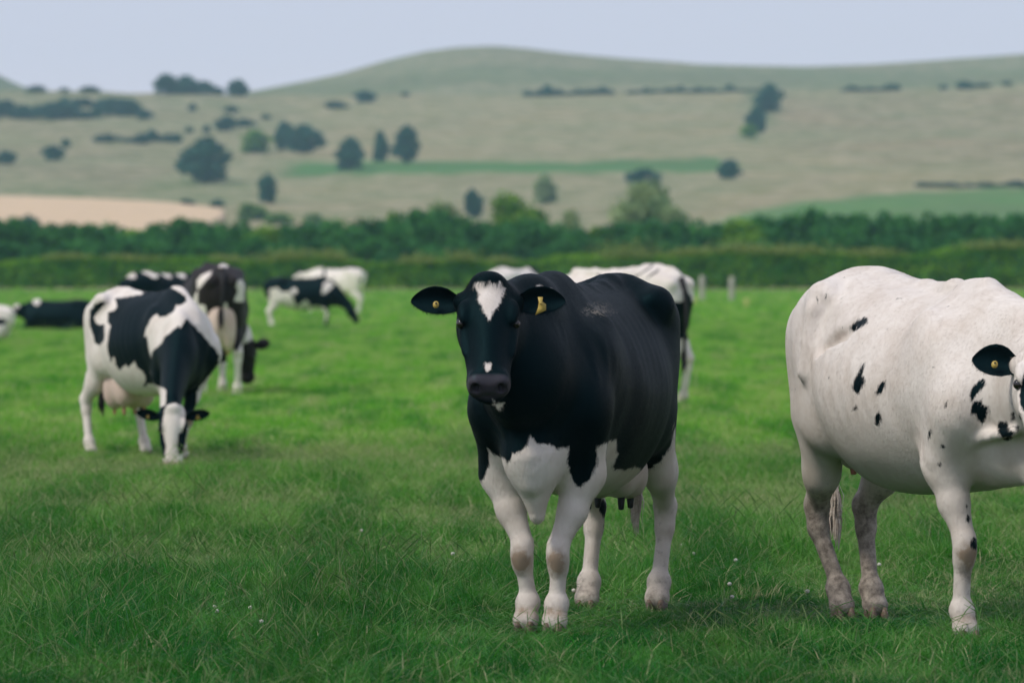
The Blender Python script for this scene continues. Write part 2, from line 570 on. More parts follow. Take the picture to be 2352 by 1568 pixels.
def hind_leg(s, foot, hock, rs=1.0, t=1.0):
    fx, fy = foot; hx, hy, hz = hock
    P = []
    P.append((cone((-.68, s * .15 * t, 1.20), (-.58, s * .19 * t, .92), .19, .15, .75), .10))
    P.append((cone((-.90, s * .13 * t, 1.18), (-.84, s * .15 * t, .88), .13, .13, .8), .10))
    P.append((ell((-.53, s * .20 * t, .83), (.12, .09, .12)), .09))
    g = (hx * .45 - .68 * .55, hy * .5 + s * .175 * .5, hz * .5 + .82 * .5)
    P.append((cone((-.68, s * .175 * t, .86), g, .155, .098, .72), .08))
    P.append((cone(g, (hx + .015, hy, hz + .05), .092 * rs, .058 * rs, .85), .05))
    P.append((cone((g[0] - .10, g[1], g[2] + .08), (hx - .045, hy, hz + .05), .035, .024), .035))
    P.append((ell((hx - .035, hy, hz + .035), (.036, .036, .05)), .03))
    P.append((cone((hx, hy, hz + .04), (hx + .012, hy, hz - .05), .058 * rs, .050 * rs, .95), .03))
    P.append((cone((hx + .008, hy, hz - .04), (fx - .01, fy, .15), .038 * rs, .033 * rs), .03))
    P.append((cone((hx - .02, hy, hz - .06), (fx - .035, fy, .16), .024, .024), .03))
    P.append((ell((fx - .01, fy, .125), (.048, .048, .042)), .03))
    P.append((cone((fx - .005, fy, .12), (fx + .035, fy, .055), .043, .048, 1.05), .03))
    P.append((cone((fx + .03, fy - .018, .06), (fx + .045, fy - .020, .050), .032, .030), .02))
    P.append((cone((fx + .03, fy + .018, .06), (fx + .045, fy + .020, .050), .032, .030), .02))
    P.append((ell((fx - .052, fy + .02, .10), (.016, .014, .02)), .01))
    P.append((ell((fx - .052, fy - .02, .10), (.016, .014, .02)), .01))
    return P

def make_cow(name, label, loc, yaw, scale=1.0, res=.014, head=None, neck=(), feet=None, lying=False,
             coat=None, marks=(), extras=(), brown=0.0, dirt=None, tail=None, udder=None, parts=True, zs=1.0,
             group='dairy cows in the pasture', rib=1.0, ears=None, tags=(1, 1), bony=1.0, fine=None, torso=TORSO, hairs=0, sw=1.0, ys=1.0):
    """loc: ground point under the middle of the cow; yaw: world heading in degrees of its nose"""
    global HOOF
    root = bpy.data.objects.new(name, None); COL.objects.link(root)
    root.location = (loc[0], loc[1], 0); root.rotation_euler = (0, 0, math.radians(yaw)); root.scale = (scale, scale * ys, scale * zs)
    root.empty_display_size = .3
    tag(root, label, 'cow', group)
    hp, hpitch, hyaw, hroll = head
    R = head_frame(hpitch, hyaw, hroll); hp = np.array(hp, float)
    H = lambda v: hp + R @ (np.array(v, float) * np.array([HX_, 1, 1]))
    nose = H((.53, 0, -.03))
    xmax = max(1.05, nose[0], hp[0]) + .12
    ylo = min(-.46, nose[1] - .16, hp[1] - .17); yhi = max(.46, nose[1] + .16, hp[1] + .17)
    zhi = max(1.56, hp[2] + .13) if not lying else max(.98, hp[2] + .13)
    fz = ([], [], [])
    if fine:
        hx = sorted((hp[0] - .1, nose[0] + .08)); hy = (min(hp[1], nose[1]) - .14, max(hp[1], nose[1]) + .14); hz = sorted((hp[2] + .1, nose[2] - .12))
        fz = ([(hx[0], hx[1], fine)], [(hy[0], hy[1], fine)], [(hz[0], hz[1], fine)])
    G = Field(axis_pts(-1.22, xmax, res, fz[0]), axis_pts(ylo, yhi, res, fz[1]), axis_pts(-.02, zhi, res, fz[2]))
    dz = -.50 if lying else 0
    T = [(a, b + dz, max(c + dz, .03), d * (1.12 if lying else 1), e, f) for a, b, c, d, e, f in torso]
    G.put(loft(T, 2.25), .02)
    # spine, hips, pins, shoulders
    sp = [(.62, 1.42), (.3, 1.405), (0, 1.40), (-.3, 1.41), (-.5, 1.44), (-.7, 1.44), (-.9, 1.41), (-1.02, 1.36)]
    for a, b in zip(sp[:-1], sp[1:]): G.put(cone((a[0], 0, a[1] + dz - .015), (b[0], 0, b[1] + dz - .015), .03, .03), .06)
    for s in (-1, 1):
        G.put(ell((-.52, s * .218 * bony, 1.365 + dz), (.080, .045, .045)), .06)
        G.put(cone((-.55, s * .205 * bony, 1.345 + dz), (-.62, s * .06, 1.41 + dz), .04, .04), .08)
        G.put(cone((-.54, s * .22, 1.33 + dz), (-1.02, s * .12, 1.26 + dz), .045, .05), .08)
        G.put(ell((-1.03, s * .115, 1.27 + dz), (.06, .05, .05)), .05)
        G.put(ell((.56, s * .21 * sw, 1.06 + dz), (.13, .08, .25), rot_y(-16)), .10)
        G.put(ell((.83, s * .20 * sw, .96 + dz), (.11, .09, .12)), .09)
        if not lying:
            G.put(ell((-.38, s * (.33 + .055 / bony), 1.27), (.12, .085, .11), rot_y(20)), .08, True)
            G.put(cone((-.47, s * .375, 1.12), (-.40, s * .40, .84), .022, .03), .06, True)
            G.put(cone((.36, s * .405, 1.10), (.44, s * .375, .80), .022, .028), .06, True)
    if lying:
        for s in (-1, 1):
            G.put(cone((.78, s * .22, .35), (.98, s * .24, .10), .12, .06), .08)
            G.put(cone((.98, s * .24, .09), (.66, s * .28, .07), .055, .045), .04)
            G.put(ell((-.62, s * .26, .36), (.30, .15, .26)), .10)
            G.put(cone((-.45, s * .38, .16), (-.05, s * .42, .07), .09, .04), .05)
    else:
        for s in (-1, 1):
            ft = feet[s]
            for pr, k in front_leg(s, ft['f'], ft['k'], ft['e'], ft.get('r', 1), sw): G.put(pr, k)
            for pr, k in hind_leg(s, ft['hf'], ft['h'], ft.get('r', 1), ft.get('t', 1)): G.put(pr, k)
    for q in neck: G.put(cone(*q[:4], q[4] if len(q) > 4 else .6), q[5] if len(q) > 5 else .10)
    for pr, k, sub in extras: G.put(pr, k, sub)
    # head
    G.put(loft(HEAD, 2.35, R, hp), .05)
    def hl(v, r, k=.02, sub=False, rr=None): G.put(ell(H(v), r, R if rr is None else R @ rr), k, sub)
    for s in (-1, 1):
        hl((.140, s * .100, .040), (.050, .022, .022), .035)          # brow
        hl((.180, s * .124, .016), (.026, .012, .015), .014, True)    # eye socket
        hl((.215, s * .112, .030), (.012, .010, .008), .014, True)    # tear corner
        hl((.25, s * .098, -.010), (.07, .014, .010), .03)            # cheek ridge
        hl((.12, s * .080, -.12), (.09, .030, .070), .05)             # jowl
        hl((.478, s * .050, .012), (.036, .028, .026), .022)          # nostril wing
        hl((.508, s * .050, .000), (.024, .015, .024), .010, True, rot_z(s * 25))
        hl((.045, s * .105, -.010), (.035, .035, .035), .03)          # ear base
    hl((-.012, 0, .052), (.042, .062, .045), .04)                     # poll
    hl((.495, 0, -.062), (.045, .060, .022), .02)                     # upper lip
    hl((.445, 0, -.118), (.055, .046, .026), .02)                     # chin
    G.put(cone(H((.50, -.07, -.088)), H((.50, .07, -.088)), .0045, .0045), .010, True)
    V, Fc = G.nets()
    V = relax(V, Fc, 3)
    # ribs, loose skin folds
    N = normals(V, Fc)
    zz = V[:, 2] - dz
    side = np.abs(N[:, 1]) > .25
    m = smooth01((V[:, 0] + .42) / .2) * smooth01((.42 - V[:, 0]) / .25) * smooth01((zz - .72) / .25) * smooth01((1.38 - zz) / .12) * smooth01((np.abs(V[:, 1]) - .12) / .1)
    ribs = (.6 + .6 * vnoise(V * 3.1)) * np.sin((V[:, 0] + .42 * (zz - 1.0) + .10 * (zz - 1.0) ** 2) * 2 * math.pi / .098)
    V += N * (m * ribs * .0017 * rib)[:, None]
    V += N * (.0045 * fbm(V * 4.5, 2) * smooth01((zz - .45) / .2))[:, None]
    fm = smooth01((V[:, 0] - .45) / .2) * smooth01((zz - .55) / .15) * smooth01((1.35 - zz) / .2) * smooth01((1.15 - V[:, 0]) / .1)
    wr = fbm(V * np.array([9, 9, 4.5]) + 3, 2)
    V += N * (fm * .0035 * np.sin((V[:, 0] * .8 + V[:, 2] * .35 + wr * .06) * 2 * math.pi / .075) * np.clip(wr + .3, 0, 1))[:, None]
    nb = len(V)
    hd = (V - hp) @ R
    is_head = (hd[:, 0] > -.03) & (hd[:, 0] < .56) & (np.abs(hd[:, 1]) < .16) & (hd[:, 2] > -.26) & (hd[:, 2] < .14)
    if hpitch < 70: is_head &= (hd[:, 0] > .10) | (hd[:, 2] > -.13)
    # ears
    ear_def = ears or {}
    inner = np.zeros(nb); isear = np.zeros(nb)
    AV, AF = [V], [Fc]; cnt = nb
    tagspots = []
    for s in (-1, 1):
        e = {'axis': (-.10, s, .02), 'up': (-.84, 0, .54), 'L': .205, 'W': .068}
        e.update(ear_def.get(s, {}))
        ax = R @ np.array(e['axis'], float); ax /= np.linalg.norm(ax)
        up = R @ np.array(e['up'], float); up -= ax * (up @ ax); up /= np.linalg.norm(up)
        nd = np.cross(up, ax) * (1 if s < 0 else -1)
        fwd = R @ np.array((.54, 0, .84))
        if nd @ fwd < 0: nd = -nd
        if e.get('flip'): nd = -nd
        base = H((.062, s * .098, -.012))
        ev, ef, ei = ear_mesh(base, ax, up, nd, e['L'], e['W'])
        AV.append(ev); AF.append(ef + cnt); cnt += len(ev)
        inner = np.concatenate([inner, ei]); isear = np.concatenate([isear, np.ones(len(ev))])
        tagspots.append((base, ax, up, nd, e))
    V = np.concatenate(AV); Fc = np.concatenate(AF)
    is_head = np.concatenate([is_head, np.zeros(cnt - nb, bool)])
    N = normals(V, Fc)
    hd = (V - hp) @ R
    # world position of every point, and its place on the plane the coat marks were drawn on
    cs, sn = math.cos(math.radians(yaw)), math.sin(math.radians(yaw))
    W = np.stack([loc[0] + scale * (cs * V[:, 0] - sn * ys * V[:, 1]), loc[1] + scale * (sn * V[:, 0] + cs * ys * V[:, 1]), scale * zs * V[:, 2]], 1)
    NW = np.stack([cs * N[:, 0] - sn * N[:, 1], sn * N[:, 0] + cs * N[:, 1], N[:, 2]], 1)
    VD = np.array([0, 0, CAM_H]) - W; VD /= np.linalg.norm(VD, axis=1)[:, None]
    facing = (NW * VD).sum(1)
    mx = CX + FPX * W[:, 0] / W[:, 1]; my = HY + FPX * (CAM_H - W[:, 2]) / W[:, 1]
    upm = loc[1] / FPX
    wig = fbm(V * np.array([32, 32, 11.]), 2); wig2 = fbm(V * np.array([30, 30, 10.]) + 40, 2)
    mxw = mx + wig * .007 / upm; myw = my + wig2 * .010 / upm
    d = coat['base'](V, hd, is_head)
    d_back = coat.get('back', coat['base'])(V, hd, is_head)
    for region, val, poly in marks:
        sdv = poly_sd(mxw, myw, poly) * upm
        reg = is_head if region == 'head' else (isear > 0 if region == 'ear' else (~is_head & (isear == 0) if region == 'body' else np.ones(len(V), bool)))
        nd_ = np.maximum(d, sdv) if val > 0 else np.minimum(d, -sdv)
        d = np.where(reg, nd_, d)
    bl = smooth01((facing + .02) / .10)
    d = np.where(isear > 0, coat.get('ear', .05), d * bl + d_back * (1 - bl))
    me = mesh_np(name + '_body', V, [Fc], [M_COAT])
    fattr(me, 'coat', np.clip(d, -.1, .1))
    dirtv = np.zeros(len(V)) if dirt is None else dirt(V, mx, my)
    fattr(me, 'dirt', dirtv)
    tanv = np.zeros(len(V))
    if not lying:
        for s in (-1, 1):
            for key, dd in (('k', .03),):
                k_ = np.array(feet[s][key]); q = V - (k_ + np.array([.05, 0, -.015])); tanv += np.exp(-((q / np.array([.05, .045, .055])) ** 2).sum(1))
            k_ = np.array([*feet[s]['f'], .09]) + np.array([.03, 0, 0]); q = V - k_; tanv += .7 * np.exp(-((q / np.array([.06, .06, .03])) ** 2).sum(1))
    fattr(me, 'tan', np.clip(tanv, 0, 1))
    fattr(me, 'brown', np.full(len(V), brown))
    dustc = coat.get('dust')
    fattr(me, 'dust', dustc(V, mx, my) if dustc else np.zeros(len(V)))
    sk = smooth01((hd[:, 0] - .430) / .02) * smooth01((.06 + hd[:, 2]) / .03) * (np.abs(hd[:, 1]) < .11) * (np.abs(hd[:, 2]) < .14)
    sk = np.where(hd[:, 0] < .6, sk, 0)
    if coat.get('pinknose'):
        fattr(me, 'skin', np.zeros(len(V))); fattr(me, 'pink', sk * .8)
    else:
        fattr(me, 'skin', sk * .9); fattr(me, 'pink', inner * .0)
    body = link('body', me, root)
    if hairs:
        r = np.random.default_rng(21)
        area = np.linalg.norm(np.cross(V[Fc[:, 2]] - V[Fc[:, 0]], V[Fc[:, 3]] - V[Fc[:, 1]]), axis=1) / 2
        area *= np.where(isear[Fc[:, 0]] > 0, 1.6, 1)
        fi = r.choice(len(Fc), hairs, p=area / area.sum()); a_, b_ = r.random(hairs), r.random(hairs)
        w4 = np.stack([(1 - a_) * (1 - b_), a_ * (1 - b_), a_ * b_, (1 - a_) * b_], 1); q = Fc[fi]
        ip = lambda A: (A[q] * (w4[..., None] if A.ndim > 1 else w4)).sum(1)
        P, Nn, hq = ip(V), ip(N), ip(hd)
        flow = np.tile(np.array([-.55, 0, -1.0]), (hairs, 1)) + .10 * np.stack([vnoise(P * 5), vnoise(P * 5 + 9), 0 * a_], 1) + r.normal(0, .22, (hairs, 3))
        ish_ = is_head[q[:, 0]]; flow = np.where(ish_[:, None], (R @ np.array([1., 0, -.1])) + r.normal(0, .3, (hairs, 3)), flow)
        Tn = flow - Nn * (flow * Nn).sum(1)[:, None]; Tn /= np.linalg.norm(Tn, axis=1)[:, None] + 1e-9
        L = r.uniform(.010, .020, hairs) * np.where(isear[q[:, 0]] > 0, 1.3, 1) * np.where(ish_ & (np.abs(hq[:, 0]) < .05) & (hq[:, 2] > 0), 2.0, 1) * np.where(ish_ & (hq[:, 0] > .40), .25, 1)
        d_ = Tn + Nn * r.uniform(.02, .15, hairs)[:, None]
        sd = np.cross(Nn, Tn) * (.0009 * r.uniform(.6, 1.3, hairs))[:, None]
        HV = np.stack([P - sd, P + sd, P + d_ * L[:, None]], 1).reshape(-1, 3)
        hm_ = mesh_np('coat_hair', HV, [np.arange(3 * hairs).reshape(-1, 3)], [M_COAT])
        for nm in ('coat', 'dirt', 'tan', 'brown', 'dust', 'skin', 'pink'):
            src = np.empty(len(me.vertices), np.float32); me.attributes[nm].data.foreach_get('value', src)
            val = ip(src) + (r.normal(0, .0022, hairs) if nm == 'coat' else 0)
            fattr(hm_, nm, np.repeat(val, 3))
        tag(link('coat_hair', hm_, root), kind='stuff')
    if not parts: return root
    # eyes, tags
    for s in (-1, 1):
        bm = uv_sphere(.0215, 14, 10)
        e = link('eye', mesh_np('eye', *bm, [M_EYE]), root, tuple(H((.180, s * .1075, .014))))
    for (base, ax, up, nd, e), on in zip(tagspots, tags):
        if not on: continue
        c = base + ax * e['L'] * .52 + nd * .004 - up * .008
        if on == 1: poly = [(-.016, -.020), (.016, -.020), (.019, -.004), (.007, .006), (.006, .020), (-.006, .020), (-.007, .006), (-.019, -.004)]
        elif on == 3: poly = [(-.026, -.040), (.020, -.024), (.022, .000), (.008, .012), (.012, .030), (-.008, .032), (-.006, .010), (-.012, -.012)]
        else: poly = [(.0125 * math.cos(t), .0145 * math.sin(t)) for t in np.linspace(0, 2 * math.pi, 13)[:-1]]
        n = len(poly); tv = [c + ax * a + up * b + nd * .012 for a, b in poly] + [c + ax * a + up * b + nd * .006 for a, b in poly]
        fs = [np.array([list(range(n))]), np.array([list(range(2 * n - 1, n - 1, -1))]), np.array([(i, i + n, (i + 1) % n + n, (i + 1) % n) for i in range(n)])]
        tg = link('ear_tag', mesh_np('ear_tag', tv, fs, [M_TAG], False), root)
        if on == 2: tg['label'] = 'small round yellow ear tag'
        st = link('tag_stud', mesh_np('tag_stud', *uv_sphere(.0045, 8, 6), [M_TEAT_D if on == 2 else M_TAG]), tg, tuple(c + nd * .013 + up * .006))
    if not lying:
        if HOOF is None: HOOF = hoof_mesh()
        for s in (-1, 1):
            for fx, fy in (feet[s]['f'], feet[s]['hf']):
                link('hoof', HOOF, root, (fx + .040, fy, -.004))
    if tail:
        pts, dark = tail
        n = len(pts)
        rad = np.interp(np.linspace(0, 1, n), [0, .25, .75, 1], [.040, .024, .016, .013])
        tv, tf, tt = tube(pts, rad)
        to = link('tail', mesh_np('tail', tv, [tf, tt], [M_TAILB if dark == 1 else M_TAILW]), root)
        e = Vector(pts[-1]); rr = random.Random(5); hv, hf = [], []
        for k in range(110):
            a = rr.uniform(0, 6.28); sp_ = rr.uniform(.2, 1) * .034; L = rr.uniform(.10, .22)
            st = e + Vector((rr.uniform(-.01, .01), rr.uniform(-.01, .01), rr.uniform(-.02, .09)))
            q = [st, st + Vector((math.cos(a) * sp_, math.sin(a) * sp_, -L * .5)), st + Vector((math.cos(a) * sp_ * .7, math.sin(a) * sp_ * .7, -L))]
            w = Vector((-math.sin(a), math.cos(a), 0)) * .004; b = len(hv)
            for i, p in enumerate(q):
                ww = w * (1, 1.2, .2)[i]; hv += [p - ww, p + ww]
            hf += [(b, b + 1, b + 3, b + 2), (b + 2, b + 3, b + 5, b + 4)]
        link('tail_switch', mesh_np('tail_switch', [tuple(v) for v in hv], [np.array(hf)], [M_TAILB if dark >= 1 else M_TAILW]), to)
    if udder:
        (ux, uy, uz), (rx, ry, rz), um, tm, tl = udder
        g = Field(axis_pts(ux - rx - .08, ux + rx + .12, .014), axis_pts(uy - ry - .06, uy + ry + .06, .014), axis_pts(uz - rz - .05, uz + rz + .2, .014))
        g.put(ell((ux, uy, uz + rz * .3), (rx, ry * .95, rz * 1.1)), .03)
        for s in (-1, 1):
            g.put(ell((ux - rx * .42, uy + s * ry * .45, uz - rz * .1), (rx * .52, ry * .52, rz * .9)), .05)
            g.put(ell((ux + rx * .42, uy + s * ry * .45, uz - rz * .05), (rx * .52, ry * .50, rz * .85)), .05)
        uv, uf = g.nets(); uv = relax(uv, uf, 2)
        uo = link('udder', mesh_np('udder', uv, [uf], [um]), root)
        for s in (-1, 1):
            for a in (-.42, .42):
                px, py = ux + rx * a, uy + s * ry * .48
                zb = uz - rz * .92
                tv, tf, tt = tube([(px, py, zb + .03), (px, py, zb), (px + .002, py, zb - tl * .5), (px + .003, py, zb - tl * .92), (px + .003, py, zb - tl)], [.022, .017, .0145, .012, .006])
                link('teat', mesh_np('teat', tv, [tf, tt], [tm]), uo)
    return root

def uv_sphere(r, n=16, m=10):
    V = [(0, 0, r)]
    for i in range(1, m):
        t = math.pi * i / m
        for j in range(n):
            a = 2 * math.pi * j / n; V.append((r * math.sin(t) * math.cos(a), r * math.sin(t) * math.sin(a), r * math.cos(t)))
    V.append((0, 0, -r)); Q, T = [], []
    for i in range(m - 2):
        for j in range(n):
            k = (j + 1) % n; Q.append((1 + i * n + j, 1 + (i + 1) * n + j, 1 + (i + 1) * n + k, 1 + i * n + k))
    for j in range(n):
        k = (j + 1) % n; T.append((0, 1 + j, 1 + k)); T.append((len(V) - 1, 1 + (m - 2) * n + k, 1 + (m - 2) * n + j))
    return V, [np.array(Q), np.array(T)]

# ------------------------------------------------------------------ vegetation materials
def mat_blade():
    s = NT('grass_blade')
    g = s.n.new('ShaderNodeNewGeometry'); pos = g.outputs['Position']
    oi = s.n.new('ShaderNodeObjectInfo')
    tone = s.attr('tone').outputs['Fac']; ht = s.attr('tip').outputs['Fac']
    mp = s.n.new('ShaderNodeMapping'); mp.inputs['Scale'].default_value = (1, .35, 1); s.l.new(pos, mp.inputs[0])
    big = s.noise(1.5, 4, mp.outputs[0], .62)
    sep = s.n.new('ShaderNodeSeparateXYZ'); s.l.new(pos, sep.inputs[0])
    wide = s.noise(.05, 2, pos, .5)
    far_lit = s.ramp(s.math('ADD', sep.outputs['Y'], s.math('MULTIPLY', s.math('SUBTRACT', wide, .5), 30.0)), 25, 55)  # shade painted into the blade colour: dark foreground, brightening with distance
    shaded_green = s.mix(tone, (.0025, .062, .007), (.030, .27, .018))
    shaded_green = s.mix(s.ramp(oi.outputs['Random'], 0, 1, 0, .85), shaded_green, (.003, .050, .014))
    lit_green = s.mix(tone, (.12, .38, .028), (.29, .54, .055))
    c = s.mix(far_lit, shaded_green, lit_green)
    c = s.mix(s.ramp(big, .47, .57, 0, .9), c, s.mix(far_lit, (.10, .27, .05), (.40, .52, .14)))
    mp2 = s.n.new('ShaderNodeMapping'); mp2.inputs['Scale'].default_value = (1, .07, 1); s.l.new(pos, mp2.inputs[0])
    clump = s.noise(1.5, 4, mp2.outputs[0], .65); straw = s.noise(1.9, 4, mp2.outputs[0], .7)
    c = s.mix(s.ramp(clump, .49, .58, 0, .75), c, s.mix(far_lit, (.003, .050, .006), (.035, .20, .018)))
    c = s.mix(s.ramp(straw, .55, .65, 0, .65), c, s.mix(far_lit, (.10, .22, .04), (.48, .46, .22)))
    dry = s.attr('dry').outputs['Fac']
    c = s.mix(s.math('MULTIPLY', dry, s.ramp(far_lit, 0, .6, .62, 1)), c, (.60, .48, .31))
    c = s.mix(s.math('MULTIPLY', ht, .22), c, s.mix(far_lit, (.045, .25, .03), (.16, .40, .06)))
    p = s.node('ShaderNodeBsdfPrincipled', Roughness=.48)
    p.inputs['Specular IOR Level'].default_value = .15
    s.l.new(c, p.inputs['Base Color'])
    t = s.node('ShaderNodeBsdfTranslucent'); s.l.new(s.mix(.45, c, (.06, .40, .02)), t.inputs[0])
    m = s.n.new('ShaderNodeMixShader'); m.inputs[0].default_value = .36
    s.l.new(p.outputs[0], m.inputs[1]); s.l.new(t.outputs[0], m.inputs[2]); s.l.new(m.outputs[0], s.out.inputs[0])
    return s.m

def mat_ground():
    s = NT('pasture_soil')
    g = s.n.new('ShaderNodeNewGeometry'); pos = g.outputs['Position']
    mp = s.n.new('ShaderNodeMapping'); mp.inputs['Scale'].default_value = (1, .35, 1); s.l.new(pos, mp.inputs[0])
    big = s.noise(1.3, 4, mp.outputs[0], .62); fine = s.noise(9, 4, pos, .65); mid = s.noise(.12, 4, mp.outputs[0], .6)
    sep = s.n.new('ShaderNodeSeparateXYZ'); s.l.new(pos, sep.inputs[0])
    far_lit = s.ramp(sep.outputs['Y'], 22, 75)  # ground colour carries painted shade too, dark close by and bright far off
    c = s.mix(s.ramp(fine, .35, .65), s.mix(far_lit, (.004, .025, .005), (.20, .42, .05)), s.mix(far_lit, (.012, .06, .010), (.25, .46, .07)))
    c = s.mix(s.ramp(big, .47, .60, 0, .9), c, s.mix(far_lit, (.02, .08, .015), (.30, .44, .11)))
    c = s.mix(s.ramp(mid, .5, .7, 0, .4), c, s.mix(far_lit, (.02, .08, .015), (.30, .43, .11)))
    mp2 = s.n.new('ShaderNodeMapping'); mp2.inputs['Scale'].default_value = (1, .07, 1); s.l.new(pos, mp2.inputs[0])
    clump = s.noise(1.3, 3, mp2.outputs[0], .65); straw = s.noise(1.1, 4, mp2.outputs[0], .7)
    c = s.mix(s.ramp(clump, .49, .58, 0, .7), c, s.mix(far_lit, (.003, .02, .004), (.06, .22, .022)))
    c = s.mix(s.ramp(straw, .54, .64, 0, .7), c, s.mix(far_lit, (.03, .07, .02), (.44, .43, .20)))
    p = s.node('ShaderNodeBsdfPrincipled', Roughness=.9); p.inputs['Specular IOR Level'].default_value = .1
    s.l.new(c, p.inputs['Base Color'])
    b = s.n.new('ShaderNodeBump'); b.inputs['Strength'].default_value = .5; b.inputs['Distance'].default_value = .05
    s.l.new(fine, b.inputs['Height']); s.l.new(b.outputs[0], p.inputs['Normal'])
    s.l.new(p.outputs[0], s.out.inputs[0])
    return s.m

def mat_hill():
    s = NT('chalk_downland')
    g = s.n.new('ShaderNodeNewGeometry'); pos = g.outputs['Position']
    mp = s.n.new('ShaderNodeMapping'); mp.inputs['Scale'].default_value = (.5, .5, 6); s.l.new(pos, mp.inputs[0])
    st = s.noise(.06, 5, mp.outputs[0], .6); fine = s.noise(.35, 4, pos, .7)
    sc_ = s.n.new('ShaderNodeSeparateColor'); s.l.new(s.attr('tint').outputs['Color'], sc_.inputs[0])
    tan = s.ramp(sc_.outputs[0], .11, .19)
    c = s.mix(1.0, s.attr('tint').outputs['Color'], (.70, .685, .54), 'MULTIPLY')
    c = s.mix(s.ramp(st, .35, .68, 0, .65), c, (.10, .14, .055))
    st3 = s.noise(.018, 4, pos, .6)
    c = s.mix(s.ramp(st3, .42, .62, 0, .5), c, (.10, .17, .055))
    st2 = s.noise(.3, 4, mp.outputs[0], .6)
    c = s.mix(s.math('MULTIPLY', tan, s.ramp(st2, .45, .62, 0, .65)), c, (.46, .38, .25))
    c = s.mix(s.math('MULTIPLY', tan, s.ramp(fine, .45, .65, 0, .35)), c, (.44, .36, .24))
    p = s.node('ShaderNodeBsdfPrincipled', Roughness=.95); p.inputs['Specular IOR Level'].default_value = .05
    s.l.new(c, p.inputs['Base Color'])
    s.l.new(p.outputs[0], s.out.inputs[0])
    return s.m

def mat_leaf(name, a, b, trans=.25):
    s = NT(name)
    oi = s.n.new('ShaderNodeObjectInfo')
    tone = s.attr('tone').outputs['Fac']
    c = s.mix(tone, a, b)
    c = s.mix(s.ramp(oi.outputs['Random'], 0, 1, 0, .35), c, tuple(x * .55 for x in a))
    p = s.node('ShaderNodeBsdfPrincipled', Roughness=.6); p.inputs['Specular IOR Level'].default_value = .25
    s.l.new(c, p.inputs['Base Color'])
    t = s.node('ShaderNodeBsdfTranslucent'); s.l.new(c, t.inputs[0])
    m = s.n.new('ShaderNodeMixShader'); m.inputs[0].default_value = trans
    s.l.new(p.outputs[0], m.inputs[1]); s.l.new(t.outputs[0], m.inputs[2]); s.l.new(m.outputs[0], s.out.inputs[0])
    return s.m

M_BLADE = mat_blade(); M_GROUND = mat_ground(); M_HILL = mat_hill()
M_LEAF_D = mat_leaf('leaf_dark_green', (.006, .11, .030), (.085, .32, .055))
M_LEAF_M = mat_leaf('leaf_hedge_green', (.030, .17, .006), (.25, .46, .030))
M_LEAF_L = mat_leaf('leaf_pale_willow', (.16, .27, .10), (.36, .46, .20))
M_LEAF_H = mat_leaf('leaf_hill_tree', (.006, .085, .065), (.040, .17, .105))
M_LEAF_Y = mat_leaf('hedge_top_growth', (.16, .24, .04), (.36, .40, .12))
M_BARK = mat_simple('bark', (.10, .085, .07), .85, (.05, .043, .036), 6, .2, .4)
M_WOOD = mat_simple('weathered_post_wood', (.46, .43, .38), .8, (.34, .31, .27), 8, .2, .4)
M_CLOVER = mat_simple('clover_head', (.62, .60, .52), .7, (.50, .46, .38), 90)
M_MARK = mat_simple('pale_yellow_plastic', (.50, .50, .16), .5, (.40, .42, .12), 20)

# ------------------------------------------------------------------ ground and hills
def lerp_tab(x, T):
    T = np.array(T, float); return np.interp(x, T[:, 0], T[:, 1])
# skyline of the far hill and crest of the nearer slope, as columns and rows of the frame at those distances
FAR = [(-900, 150), (-300, 140), (-60, 152), (0, 172), (50, 196), (90, 208), (200, 240), (560, 240), (640, 206), (700, 191), (800, 168), (900, 138), (980, 119), (1050, 110),
       (1130, 107), (1200, 112), (1300, 124), (1450, 137), (1600, 148), (1750, 152), (1850, 153), (2000, 148), (2150, 138), (2352, 124), (2700, 112), (3300, 120)]
def hill_h(X, Y):
    X = np.asarray(X, float); Y = np.asarray(Y, float)
    u = CX + FPX * X / 1800; u2 = CX + FPX * X / 2600
    crest = lerp_tab(u, [(-900, 216), (0, 208), (600, 214), (1200, 212), (1780, 206), (2352, 198), (3300, 195)])
    t = np.clip((Y - 900) / 900, 0, 1)
    row = 560 + (crest - 560) * t ** .92
    z1 = CAM_H + (HY - row) * np.clip(Y, 900, 1800) / FPX
    far = lerp_tab(u2, FAR)
    t2 = np.clip((Y - 1900) / 700, 0, 1)
    row2 = (crest + 14) + (far - crest - 14) * (np.sin(t2 * math.pi / 2)) ** 1.1
    z2 = CAM_H + (HY - row2) * np.minimum(Y, 2600) / FPX - np.clip(Y - 2600, 0, 9e9) * .06
    w = smooth01((Y - 1800) / 110)
    z = z1 * (1 - w) + z2 * w
    zn = (Y - 385) / 515.0; z0 = np.clip(zn, 0, 1) ** 1.6 * (CAM_H + (HY - 560) * 900 / FPX)
    z = np.where(Y < 900, z0, z)
    P = np.stack([X / 60, Y / 90, np.zeros_like(X)], -1).reshape(-1, 3)
    n = (fbm(P, 3) * 1.5 + fbm(P * 5, 2) * .35).reshape(X.shape)
    return z + n * np.clip((Y - 600) / 600, 0, 1) * (1 - .6 * w)
def slope_d(row, u):
    """distance at which the near slope passes that row"""
    ds = np.linspace(900, 1795, 400); X = (u - CX) / FPX * ds
    rows = HY - (hill_h(X, ds) - CAM_H) / ds * FPX
    i = np.nonzero(rows <= row)[0]
    return float(ds[i[0]]) if len(i) else 1795.0

